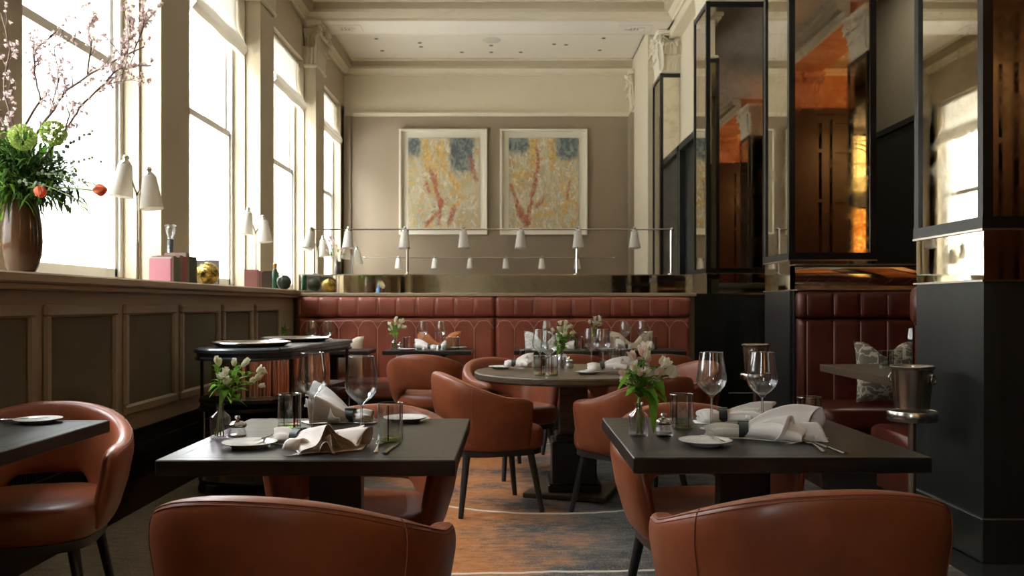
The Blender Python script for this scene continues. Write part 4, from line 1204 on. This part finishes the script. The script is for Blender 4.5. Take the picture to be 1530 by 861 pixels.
# --- table by the bucket
vase_flowers('glass bottle of leafy cream and pink alstroemeria on the table by the wine bucket', P(954, 652), [(-.03, .19, 0), (.0, .225, .01), (.045, .21, -.01), (.015, .175, -.02), (.075, .18, .0), (-.01, .16, .02), (.055, .165, .02), (.03, .25, .01)], 11, 26, 1.15, pink=.35, fl=.024)
JR(P(992, 652), 1.0, 'small glass salt jar with metal lid beside the leafy pink flowers', 'salt jars')
TU(P(1018, 640), 1.2, 'tumbler next to the leafy flowers, table by the wine bucket', 'tumblers')
WG(P(1063, 641), 0, 'large empty wine glass over the ring of the far napkin, table by the wine bucket', 'large wine glasses')
WG(P(1139, 641), 0, 'large empty wine glass overlapping the distant bucket, table by the wine bucket', 'large wine glasses')
TU(P(1209, 646), 3.0, 'tumbler at the fanned end of the white napkin, table by the wine bucket', 'tumblers')
PLt(P(1054, 665), 0, 'white side plate in front of the salt jar, table by the wine bucket', 'white side plates')
p = P(1067, 662); p.z += .0145; BK(p, deg(6), 'small butter knife on the side plate by the leafy flowers', 'butter knives')
napkin('white napkin fanned out at the front of the table by the wine bucket', P(1110, 655), deg(-9), .36, .18, .060, seed=21, amp=.028)
napkin('white napkin lying at the back of the table by the wine bucket', P(1079, 632), deg(-4), .275, .09, .02, seed=22, w_tail=.09)
PLt(P(1173, 630.5), 0, 'white side plate partly hidden behind the far napkin, table by the wine bucket', 'white side plates')
FK(P(1218, 668), deg(-4), 'fork next to the fanned white napkin', 'table forks')
KN(P(1238, 670), deg(5), 'knife closest to the table end, by the wine bucket', 'table knives')
# --- table at the wall
PLt(P(57, 632), 0, 'white side plate on the otherwise bare table at the panelled wall', 'white side plates')
p = P(45, 633); p.z += .0145; BK(p, deg(-72), 'butter knife on the plate at the panelled wall', 'butter knives')
# --- round table
PLt(P(748, 551), 0, 'side plate under the blush napkin on the round table', 'white side plates')
p = P(768, 553); p.z += .016; napkin('napkin knotted in its ring on the window side of the round table', p, deg(-8), .19, .13, .045, mat='linen_pink', seed=31)
PLt(P(878, 559), 0, 'side plate under the white napkin on the pillar side of the round table', 'white side plates')
p = P(899, 558); p.z += .016; napkin('white napkin through a black ring on the pillar side of the round table', p, deg(6), .27, .12, .04, seed=32, w_tail=.10)
napkin('white napkin at the far side of the round table behind the bud vase', P(812, 548), deg(10), .26, .13, .035, seed=33)
napkin('white napkin at the far side of the round table behind the paired tumblers', P(957, 550), deg(160), .18, .11, .03, seed=34)
for (x, y, l) in ((807, 553, 'wine glass on the round table, farther of the pair by the bud vase'), (820, 558.5, 'wine glass on the round table, nearer of the pair by the bud vase'), (884, 549.5, 'wine glass on the round table, farther of the pair by the black napkin ring'), (901, 551.5, 'wine glass on the round table, nearer of the pair by the black napkin ring')):
    WG(P(x, y), 0, l, 'large wine glasses')
for (x, y, l) in ((785, 549, 'tumbler on the round table beside the knotted napkin'), (807, 561, 'tumbler with green base near the front of the round table'), (824, 562, 'second tumbler near the front of the round table, under the bud vase'), (916, 547, 'tumbler on the round table, first of the two at its pillar side'), (935, 547.5, 'tumbler on the round table, second of the two at its pillar side')):
    TU(P(x, y), x, l, 'tumblers')
vase_flowers('glass bottle of bright green and white flowers on the round table', P(839, 552), [(-.03, .24, 0), (.01, .27, .01), (.04, .25, 0), (.055, .21, .01), (0, .21, -.02), (.02, .23, .03)], 41, 22, 1.2, pink=0)
JR(P(851, 550), 0, 'small salt jar on the round table beside the green flowers', 'salt jars')
# --- banquette tables
vase_flowers('bud vase of pale green sprigs on the banquette table with the rust cushion', P(589, 522.5), [(-.05, .20, 0), (0, .25, 0), (.02, .20, .02), (.05, .24, 0), (.06, .19, .02), (-.02, .22, 0), (-.03, .17, .02)], 51, 6, 1.0, pink=0, fl=.03)
JR(P(598, 523), 0, 'salt jar on the banquette table beside the pale green sprigs', 'salt jars')
PLt(P(609, 524), 0, 'side plate beside the pale green sprigs on the banquette table', 'white side plates')
napkin('white napkin in a heap on the banquette table before the rust cushion', P(642, 522.8), deg(165), .22, .14, .05, seed=52)
napkin('white napkin beside the tumblers on the banquette table with the rust cushion', P(657, 523.4), deg(5), .09, .10, .035, seed=53)
WG(P(632, 521.4), 0, 'wine glass over the rust cushion, nearer the pale green sprigs', 'large wine glasses')
WG(P(658.5, 521.4), 0, 'wine glass over the rust cushion, nearer the middle joint of the banquette', 'large wine glasses')
for x, l in ((607, 'tumbler beside the side plate on the table with the rust cushion'), (668, 'tumbler, first of two at the end of the table with the rust cushion'), (681, 'tumbler, last of two at the end of the table with the rust cushion')): TU(P(x, 522.5), x, l, 'tumblers')
PLt(P(685, 521), 0, 'side plate at the far end of the table with the rust cushion', 'white side plates')
WG(P(817, 521.4), 0, 'wine glass in front of the pale patterned cushion', 'large wine glasses')
napkin('white napkin behind the green flowers, on the table with the pale cushion', P(818, 522.9), deg(170), .20, .13, .05, seed=54)
napkin('white napkin at the end of the table with the pale cushion', P(842, 522.9), deg(0), .15, .10, .03, seed=55)
for x, l in ((857, 'tumbler, first of the pair at the end of the table with the pale cushion'), (871, 'tumbler, second of the pair at the end of the table with the pale cushion')): TU(P(x, 521.5), x, l, 'tumblers')
vase_flowers('bud vase with a cream bloom on the banquette tables, above the round table glassware', P(889, 521.5), [(-.02, .22, 0), (.02, .25, 0), (.04, .21, .02), (0, .2, .02)], 56, 6, 1.1, pink=.1, fl=.03)
WG(P(933.5, 521.4), 0, 'wine glass in front of the first beige cushion', 'large wine glasses')
WG(P(960, 521.4), 0, 'wine glass in front of the beige cushion closest to the pillars', 'large wine glasses')
napkin('white napkin on the table with beige cushions, nearer the bud vase', P(936, 522.8), deg(175), .15, .12, .05, seed=57)
napkin('white napkin on the table with beige cushions, nearer the pillars', P(960, 522.8), deg(5), .15, .12, .045, seed=58)
for x, l in ((905, 'tumbler on the table with beige cushions, first from the bud vase'), (919, 'tumbler on the table with beige cushions, second from the bud vase'), (976, 'tumbler on the table with beige cushions, at its pillar end')): TU(P(x, 522), x, l, 'tumblers')
PLt(P(905, 523), 0, 'side plate under the single-bloom vase on the banquette tables', 'white side plates')
WG(P(465, 521.4), 0, 'wine glass in the banquette corner, nearer the wainscot', 'large wine glasses')
WG(P(490, 521.4), 0, 'wine glass in the banquette corner, nearer the cream cushion', 'large wine glasses')
vase_flowers('small dark leafy sprig in a vase at the wainscot corner of the banquette', P(424, 521.4), [(-.01, .20, 0), (.01, .22, 0), (.04, .18, 0)], 59, 24, 1.0, pink=.3, fl=.012)
# booth table ware
WG(Vector((2.66, 5.75, .75)), 0, 'wine glass on the booth table by the pillar edge', 'large wine glasses')
TU(Vector((2.40, 5.60, .75)), 0, 'tumbler on the booth table in front of the grey cushion, outer one', 'tumblers')
TU(Vector((2.48, 5.62, .75)), 1, 'tumbler on the booth table in front of the grey cushion, inner one', 'tumblers')
PLt(Vector((2.60, 5.30, .75)), 0, 'side plate on the booth table behind the nearest bucket', 'white side plates')

# ------------------------------------------------------------------ lamps
SHP = [(.030, .0), (.034, -.004), (.058, -.165), (.0585, -.170), (.0565, -.170), (.0325, -.010), (.010, -.004)]
def lamp_shade(mb_s, mb_c, p, d=Vector((0, 0, -1)), sc=1.0):
    "conical shade with its small nickel cap; p = pivot, d = direction the mouth faces"
    q = Vector((0, 0, -1)).rotation_difference(d.normalized()).to_matrix().to_4x4(); m = Matrix.Translation(p) @ q @ Matrix.Scale(sc, 4)
    a = MB().lathe(SHP, 28); a.xf(m); mb_s.add(a.v, a.f)
    c = MB().lathe([(0, .045), (.012, .045), (.017, .034), (.012, .026), (.016, .018), (.024, .012), (.030, .002), (.031, -.004), (.02, -.006)], 18); c.xf(m); mb_c.add(c.v, c.f)
def rail_lamp(label, y, z, x0, x1, shades, posts, zb, sc=1, wall=False):
    t = thing('rail_lamp', label, 'lamp', ((x0 + x1) / 2, y, zb if not wall else z - .2), 0); ox, oz = (x0 + x1) / 2, (zb if not wall else z - .2)
    L = lambda x, yy, zz: Vector((x - ox, yy - y, zz - oz))
    mb = MB(); mb.tube([L(x0, y, z), L(x1, y, z)], .008 * sc, 8); mb.ball(tuple(L(x0, y, z)), .02, 8); mb.ball(tuple(L(x1, y, z)), .02, 8)
    obj('rail', mb, 'nickel', t)
    for x in posts:
        if wall: mb = MB().tube([L(x, y, z), L(x, YB, z)], .008, 8); mb.lathe([(0, 0), (.03, 0), (.03, .01), (0, .012)], 14, (0, 0, 0)) if False else None
        else:
            mb = MB().tube([L(x, y, z), L(x, y, zb + .01)], .012, 10); mb.lathe([(0, 0), (.035, 0), (.035, .006), (.015, .014), (.012, .02)], 18, tuple(L(x, y, zb)))
        obj('post' if not wall else 'bracket', mb, 'nickel', t)
    for (x, tilt) in shades:
        a, c = MB(), MB(); pv = L(x, y - .015, z - .02)
        lamp_shade(a, c, pv, Vector((tilt, -.12, -1)), 1.0)
        s = obj('lamp_shade', a, 'porcelain', t, True, 40); obj('shade_cap', c, 'nickel', s, True, 50)
    return t
k = 8.68 / F
rail_lamp('long nickel rail of seven white shades standing on the mirrored divider', 8.68, HZ + 112 * k, (467 - CX) * k, (1004 - CX) * k,
          [((464 - CX) * k, -.10), ((521 - CX) * k, 0), ((605 - CX) * k, 0), ((692.5 - CX) * k, .04), ((778 - CX) * k, 0), ((863.5 - CX) * k, 0), ((947.5 - CX) * k, 0)], [(x - CX) * k for x in (469, 609, 862, 1003)], 1.458)
k2 = 14.62 / F
rail_lamp('nickel rail of six white shades mounted on the end wall below the paintings', 14.62, HZ + 70 * k2, (545 - CX) * k2, (917 - CX) * k2, [((x - CX) * k2, 0) for x in (595.4, 649.8, 702.5, 755.6, 809.2, 862.3)], [(560 - CX) * k2, (735 - CX) * k2, (905 - CX) * k2], 0, 1, True)
def twin_lamp(label, x, y, z0=1.30, ang=0):
    t = thing('table_lamp', label, 'lamp', (x, y, z0), ang, 'twin-headed sill lamps')
    zt = .55
    mb = MB(); mb.tube([(0, 0, .01), (0, 0, zt * .45)], .0105, 10); mb.tube([(0, 0, zt * .44), (0, 0, zt)], .007, 10); obj('pole', mb, 'nickel', t)
    mb = MB(); mb.lathe([(0, 0), (.075, 0), (.078, .005), (.07, .012), (.02, .018), (0, .02)], 28); obj('base', mb, 'nickel', t)
    for sx, hz in ((-1, .19), (1, .115)):
        e = Vector((sx * .075, 0, zt + hz)); mb = MB(); mb.tube([(0, 0, zt), tuple(e)], .007, 8); mb.ball((0, 0, zt), .012, 8); obj('arm', mb, 'nickel', t)
        a, c = MB(), MB(); lamp_shade(a, c, e - Vector((0, 0, .0)), Vector((sx * .10, -.05, -1)), 1.22)
        s = obj('lamp_shade', a, 'porcelain', t, True, 40); obj('shade_cap', c, 'nickel', s, True, 50)
    return t
twin_lamp('twin-headed white lamp on the sill between the tall flowers and the pink book', (205 - CX) * 5.46 / F, 5.46)
twin_lamp('twin-headed white lamp on the sill beside the gold glass orb', (382 - CX) * 8.38 / F, 8.38, ang=0)
twin_lamp('twin-headed white lamp on the far sill, just past the mirrored divider', (474 - CX) * 10.9 / F, 10.9)
twin_lamp('twin-headed white lamp on the far sill, closest to the end wall', (526 - CX) * 12.9 / F, 12.9)
twin_lamp('twin-headed white lamp on the sill before the first flowers, seen in the mirror strip', -2.45, 1.9)

# ------------------------------------------------------------------ books, bottles, orb on the sill
def book(label, x, y, w, th, h, col, rz=0, lean=0, grp='books on the sill'):
    "spine towards +x; pages inside the boards"
    t = thing('book', label, 'book', (x, y, 1.30), rz, grp); c = simple('book_cloth', col, .6)
    mb = MB(); mb.box(-w, 0, -th / 2, -th / 2 + .003, 0, h).box(-w, 0, th / 2 - .003, th / 2, 0, h).box(-.003, .001, -th / 2, th / 2, 0, h, .0005); obj('cover', mb, c, t, False)
    mb = MB(); mb.box(-w + .004, -.004, -th / 2 + .003, th / 2 - .003, .004, h - .004); obj('pages', mb, 'china', t, False)
    if lean: t.rotation_euler.x = lean
    return t
xs = -2.30
y = 5.86
for lab, th, h, w, col in (('pink covered book at the near end of the row beside the twin lamp', .022, .170, .145, (.62, .27, .36)), ('light grey book just behind the pink one', .028, .182, .150, (.55, .55, .54)),
                           ('brown book in the sill row, first after the grey one', .045, .190, .15, (.12, .06, .035)), ('dark green book between two brown ones', .055, .183, .15, (.05, .10, .06)), ('rosewood-brown book beside the crimson one', .060, .200, .155, (.16, .09, .07)),
                           ('crimson book in the middle of the sill row', .055, .195, .15, (.32, .03, .05)), ('taupe tall book after the crimson one', .06, .225, .155, (.17, .12, .09)), ('blackish green thick book beside the orb', .075, .205, .155, (.018, .03, .026)), ('blackish green book closest to the gold orb', .065, .205, .155, (.02, .034, .03))):
    book(lab, xs, y + th / 2, w, th, h, col); y += th + .003
book('dark grey book turned square to the room behind the gold orb', -2.30, 6.82, .17, .04, .205, (.085, .08, .085), deg(8))
# decanter bottle
t = thing('decanter', 'clear glass decanter with a dark neck and round stopper behind the books', 'decanter', (-2.56, 6.52, 1.30))
obj('body', MB().lathe([(0, 0), (.07, 0), (.085, .01), (.09, .10), (.085, .17), (.05, .22), (.024, .25), (.020, .34), (.024, .36), (.018, .36), (.016, .25), (.06, .2), (.08, .1), (0, .01)], 28), 'glass', t, True, 50)
obj('neck_sleeve', MB().lathe([(.022, .25), (.0215, .345), (.026, .35), (.021, .35)], 20), 'ringleather', t)
obj('stopper', MB().lathe([(0, .35), (.016, .352), (.02, .37), (.034, .40), (.036, .43), (.028, .44), (.046, .448), (.03, .46), (0, .462)], 24), 'glass', t, True, 40)
def orb(label, x, y, r):
    mb = MB(); rings = []
    mb.lathe([(0, 0), (r * .35, 0)] + [(r * math.sin(a), r - r * math.cos(a)) for a in [PI * (.12 + .78 * i / 16) for i in range(17)]] + [(r * .24, r * 2.0), (r * .20, r * 1.96)], 32)
    o = obj('glass_orb_vase', mb, 'gold', None, True, 60); o.location = (x, y, 1.30); return tag(o, label, 'vase')
orb('round amber and gold glass orb vase at the end of the book row', -2.27, 6.48, .088)
# second group
y = 7.86
for lab, th, h, w, col in (('rose pink book beside the second twin lamp', .03, .175, .12, (.60, .30, .36)), ('pale blue-grey book in the second sill group', .02, .165, .12, (.4, .42, .46)), ('red book in the second sill group', .05, .165, .12, (.36, .06, .06))):
    book(lab, -2.30, y + th / 2, w, th, h, col, grp='books in the second sill group'); y += th + .003
y = 8.12
for lab, th, h, w, col in (('dark brown book behind the slim green bottle', .04, .16, .12, (.05, .035, .03)), ('black book beside the dark green globe', .04, .17, .12, (.02, .02, .02)), ('plum book at the far end of the second sill group', .04, .175, .12, (.10, .04, .05)), ('dark olive book at the far end of the second sill group', .04, .165, .12, (.045, .05, .035))):
    book(lab, -2.22, y + th / 2, w, th, h, col, grp='books in the second sill group'); y += th + .003
t = thing('slim_bottle', 'slim green bottle with a gold neck in the second sill group', 'bottle', ((411 - CX) * 8.06 / F, 8.06, 1.30))
obj('body', MB().lathe([(0, 0), (.024, 0), (.026, .005), (.026, .16), (.018, .185), (.014, .19)], 20), simple('green_bottle_glass', (.02, .11, .06), .1), t, True, 50)
obj('neck', MB().lathe([(.0145, .188), (.016, .19), (.016, .215), (.019, .22), (.019, .235), (.015, .24), (0, .24)], 18), simple('gold_foil', (.45, .28, .10), .3, .8), t, True, 40)
mb = MB(); mb.lathe([(0, 0), (.03, 0), (.055, .02), (.07, .06), (.062, .10), (.04, .125), (.02, .13), (.018, .128)], 26); o = obj('glass_globe', mb, simple('dark_green_glass', (.02, .04, .02), .1), None, True, 50); o.location = ((424 - CX) * 8.02 / F, 8.02, 1.30); tag(o, 'dark green glass globe beside the slim bottle', 'vase')
# items nearer the camera on the sill, met in the mirrored band
t = thing('glass_bottle', 'small blue bottle on the near sill, seen in the mirrored band', 'bottle', (-2.2, 2.9, 1.30)); obj('body', MB().lathe([(0, 0), (.04, 0), (.042, .12), (.015, .15), (.015, .19), (0, .19)], 20), simple('blue_bottle', (.08, .16, .36), .15), t, True, 50)
t = thing('plant_pot', 'dark red pot of white flowers on the near sill, seen in the mirrored band', 'potted plant', (-2.25, 2.3, 1.30)); obj('pot', MB().lathe([(0, 0), (.05, 0), (.06, .12), (.055, .12), (0, .10)], 22), simple('dark_red_pot', (.10, .03, .03), .3), t, True, 50)
mb = MB(); rnd = random.Random(5)
for i in range(40): flower_mb(mb, Vector((rnd.uniform(-.06, .06), rnd.uniform(-.06, .06), rnd.uniform(.13, .24))), Vector((rnd.uniform(-1, 1), rnd.uniform(-1, 1), 1)), .02, rnd)
obj('flowers', mb, 'petal', t, True, 80)
# small vase on the divider ledge
g = thing('ledge_vase', 'small smoky vase of blossom and peach flowers on the mirrored divider ledge', 'vase of flowers', ((505 - CX) * 8.72 / F, 8.725, 1.458))
obj('vase', MB().lathe([(0, 0), (.03, 0), (.036, .02), (.03, .07), (.022, .10), (.03, .13), (.026, .13), (.018, .1), (0, .02)], 24), simple('smoky_grey_glass', (.10, .085, .085), .12), g, True, 50)
sm, f1, f2, lf = MB(), MB(), MB(), MB(); rnd = random.Random(9)
for i in range(9):
    e = Vector((rnd.uniform(-.13, .16), rnd.uniform(-.06, .06), rnd.uniform(.20, .36))); sm.tube([(0, 0, .1), tuple(e * .5 + Vector((0, 0, .05))), tuple(e)], .0022, 5)
    flower_mb(rnd.choice((f1, f1, f2)), e, e, .026, rnd, 6); leaf_mb(lf, e * .7 + Vector((0, 0, .03)), Vector((rnd.uniform(-1, 1), 0, .3)), .07, .025)
obj('stems', sm, 'twig', g); obj('flowers', f1, 'blossom', g, True, 80); obj('peach_flowers', f2, 'petal_pink', g, True, 80); obj('leaves', lf, 'leaf', g, True, 80)

# ------------------------------------------------------------------ big arrangement
VX, VY = (33 - CX) * 3.87 / F, 3.87
t = thing('tall_vase', 'tall glossy brown vase of blossom branches, green foliage and coral tulips on the sill', 'vase of flowers', (VX, VY, 1.30))
prof = [(0, 0), (.048, 0), (.055, .006), (.066, .03), (.078, .08), (.0825, .14), (.080, .20), (.070, .28), (.060, .335), (.0595, .345), (.055, .345), (.06, .28), (.07, .1), (0, .03)]
obj('vase', MB().lathe(prof, 48), 'brownglaze', t, True, 50)
O = Vector((VX, VY, 1.30))
def L(px, py, d=VY): return atd(px, py, d) - O
rnd = random.Random(14)
st, lf, ld, eu = MB(), MB(), MB(), MB()
mouth = Vector((0, 0, .33))
for i in range(260):
    a = rnd.uniform(0, 2 * PI); el = rnd.uniform(-.25, 1.45); R = rnd.uniform(.15, .31) * (1 if el < 1.1 else .95)
    e = mouth + Vector((math.cos(a) * math.cos(el), math.sin(a) * math.cos(el) * .75, math.sin(el) * 1.0)) * R
    mid = mouth.lerp(e, .5) + Vector((0, 0, .05)); pts = [mouth + Vector((rnd.uniform(-.035, .035), rnd.uniform(-.035, .035), -.03)), mid, e]
    st.tube(pts, .0018, 4)
    tgt = lf if rnd.random() < .38 else ld
    nl = rnd.randint(6, 11)
    for j in range(nl):
        q = .2 + .8 * (j + rnd.random()) / nl; c = pts[0].lerp(mid, min(1, q * 2)) if q < .5 else mid.lerp(e, (q - .5) * 2)
        d = (e - mid).normalized() * .7 + Vector((rnd.uniform(-1, 1), rnd.uniform(-1, 1), rnd.uniform(-.5, .9)))
        leaf_mb(tgt, c, d, rnd.uniform(.04, .10), rnd.uniform(.009, .020), droop=rnd.uniform(0, .6), n=5)
# eucalyptus-like sprig
for (x0, y0, x1, y1, dd) in ((75, 240, 140, 196, 3.8), (60, 260, 128, 272, 3.75), (40, 250, 150, 330 - 90, 3.85), (30, 270, 120, 300, 3.7)):
    a, b = L(x0, y0, dd), L(x1, y1, dd - .1); st.tube([tuple(a), tuple(a.lerp(b, .5) + Vector((0, 0, .015))), tuple(b)], .0016, 4)
    for j in range(15):
        q = j / 14; c = a.lerp(b, q) + Vector((0, 0, .015 * math.sin(q * PI))); eu.ball(tuple(c + Vector((rnd.uniform(-.012, .012), rnd.uniform(-.012, .012), rnd.uniform(-.012, .012)))), .008 * (1.2 - .5 * q), 8, (1, .5, 1), 4)
obj('stems', st, 'stem', t); obj('foliage', lf, 'leaf', t, True, 80); obj('dark_foliage', ld, 'leaf_dark', t, True, 80); obj('eucalyptus_leaves', eu, simple('grey_green_leaf', (.14, .20, .14), .6), t)
for (px, py, r) in ((34, 205, .050), (80, 199, .047)):
    mb = MB(); c = L(px, py, 3.72)
    for i in range(130):
        zz = rnd.uniform(-1, 1); a = rnd.uniform(0, 2 * PI); q = math.sqrt(1 - zz * zz); n = Vector((q * math.cos(a), q * math.sin(a), zz)); flower_mb(mb, c + n * r * .82, n, .011, rnd, 4)
    obj('viburnum_head', mb, 'lime', t, True, 80)
for (px, py, dx, dz) in ((60, 286, .25, -.35), (149, 284, 1, .02)):
    c = L(px, py, 3.68); d = Vector((dx, -.25, dz)).normalized(); mb = MB()
    for i in range(6):
        a = 2 * PI * i / 6; s = d.orthogonal().normalized(); b = d.cross(s); r = s * math.cos(a) + b * math.sin(a); sd = d.cross(r)
        def fn(u, v, r=r, sd=sd):
            q = (v - .5) * 2; w = .022 * math.sin(PI * (u * .85 + .1)); return c + d * (.06 * u - .03) + r * (.019 * math.sin(PI * (u * .72 + .06)) - abs(q) * .003) + sd * q * w
        mb.grid(fn, 8, 6)
    obj('tulip', mb, 'tulip', t, True, 80)
    mb = MB(); mb.tube([tuple(mouth), tuple(mouth.lerp(c, .5) + Vector((0, -.02, .03))), tuple(c - d * .03)], .0034, 6); obj('tulip_stem', mb, 'stem', t)
# blossom branches
tw, bl = MB(), MB()
def branch(px, r0, d0, d1, twigs=10, lvl=0):
    n = len(px); pts = [L(x, y, d0 + (d1 - d0) * i / (n - 1)) for i, (x, y) in enumerate(px)]
    fine = []
    for i in range(n - 1):
        for j in range(4):
            q = j / 4; fine.append(pts[i].lerp(pts[i + 1], q) + Vector((rnd.uniform(-1, 1), rnd.uniform(-1, 1), rnd.uniform(-1, 1))) * .003)
    fine.append(pts[-1]); tw.tube(fine, r0 * 1.25, 6, r0 * .6)
    for k in range(twigs):
        i = int(rnd.uniform(.25, 1) * (len(fine) - 2)); c = fine[i]; d = (fine[i + 1] - fine[max(0, i - 1)]).normalized()
        v = (d + Vector((rnd.uniform(-1, 1), rnd.uniform(-.6, .6), rnd.uniform(-.5, 1.1))) * .9).normalized(); Ln = rnd.uniform(.05, .16)
        q = [c]; 
        for s in range(4): v = (v + Vector((rnd.uniform(-1, 1), rnd.uniform(-1, 1), rnd.uniform(-.6, 1))) * .25).normalized(); q.append(q[-1] + v * Ln / 4)
        tw.tube(q, max(.0016, r0 * .4), 4, .0008)
        for s in range(rnd.randint(3, 7)):
            a = q[rnd.randint(1, 4)] + Vector((rnd.uniform(-1, 1), rnd.uniform(-1, 1), rnd.uniform(-1, 1))) * .008; flower_mb(bl, a, Vector((rnd.uniform(-1, 1), rnd.uniform(-1, 1), rnd.uniform(-1, 1))), rnd.uniform(.008, .0125), rnd, 5)
branch([(38, 292), (45, 215), (75, 170), (100, 135), (135, 110), (180, 85), (215, 70)], .006, 3.87, 3.7, 16)
branch([(38, 292), (35, 190), (60, 150), (52, 110), (50, 80), (68, 60), (84, 48)], .005, 3.87, 3.95, 16)
branch([(42, 290), (70, 230), (98, 195), (120, 160), (150, 130), (175, 105), (200, 100), (225, 98)], .005, 3.87, 3.55, 16)
branch([(36, 292), (20, 190), (5, 130), (15, 75), (2, 20)], .005, 3.87, 4.0, 12)
branch([(130, 112), (137, 60), (130, 45), (145, 20)], .003, 3.75, 3.75, 8)
branch([(180, 85), (196, 50), (190, 22)], .0025, 3.7, 3.7, 10)
branch([(200, 80), (212, 45), (219, 18)], .0025, 3.7, 3.65, 10)
branch([(38, 290), (18, 200), (-20, 150), (-60, 90)], .005, 3.87, 3.9, 10)
branch([(150, 130), (170, 125), (190, 118), (203, 118)], .002, 3.6, 3.55, 6)
branch([(75, 170), (88, 120), (80, 70), (95, 60)], .003, 3.85, 3.9, 10)
branch([(98, 195), (104, 170), (96, 150)], .003, 3.7, 3.7, 5)
obj('branches', tw, 'twig', t, True, 60); obj('blossom', bl, 'blossom', t, True, 80)
# ------------------------------------------------------------------ light and camera
W = bpy.data.worlds.new('sky'); SC.world = W; W.use_nodes = True
bg = W.node_tree.nodes['Background']; bg.inputs[0].default_value = (.93, .965, 1, 1); bg.inputs[1].default_value = SKY
for i, (a, b) in enumerate(ops):
    L_ = bpy.data.lights.new('window_portal', 'AREA'); L_.shape = 'RECTANGLE'; L_.size = b - a - .06; L_.size_y = HEAD - 1.32; L_.cycles.is_portal = True
    o = bpy.data.objects.new('window_portal', L_); COL.objects.link(o); o.location = (-3.2, (a + b) / 2, (HEAD + 1.32) / 2); o.rotation_euler = (PI / 2, 0, -PI / 2)
cam = bpy.data.cameras.new('camera'); co = bpy.data.objects.new('camera', cam); COL.objects.link(co); SC.camera = co
co.location = (0, 0, HZ); co.rotation_euler = (PI / 2, 0, 0); cam.sensor_width = 36; cam.lens = F / 1530 * 36
cam.shift_y = (HY - 430.5) / 1530; cam.clip_start = .05; cam.clip_end = 200
cam.dof.use_dof = True; cam.dof.focus_distance = 2.9; cam.dof.aperture_fstop = 6.3
SC.view_settings.view_transform = 'Standard'; SC.view_settings.look = 'None'; SC.view_settings.gamma = 1; SC.view_settings.use_curve_mapping = False
SC.view_settings.exposure = EXPO
c = SC.cycles; c.max_bounces = 12; c.diffuse_bounces = 6; c.glossy_bounces = 6; c.transparent_max_bounces = 32; c.transmission_bounces = 8
c.caustics_reflective = False; c.caustics_refractive = False; c.sample_clamp_indirect = 6; c.use_denoising = True
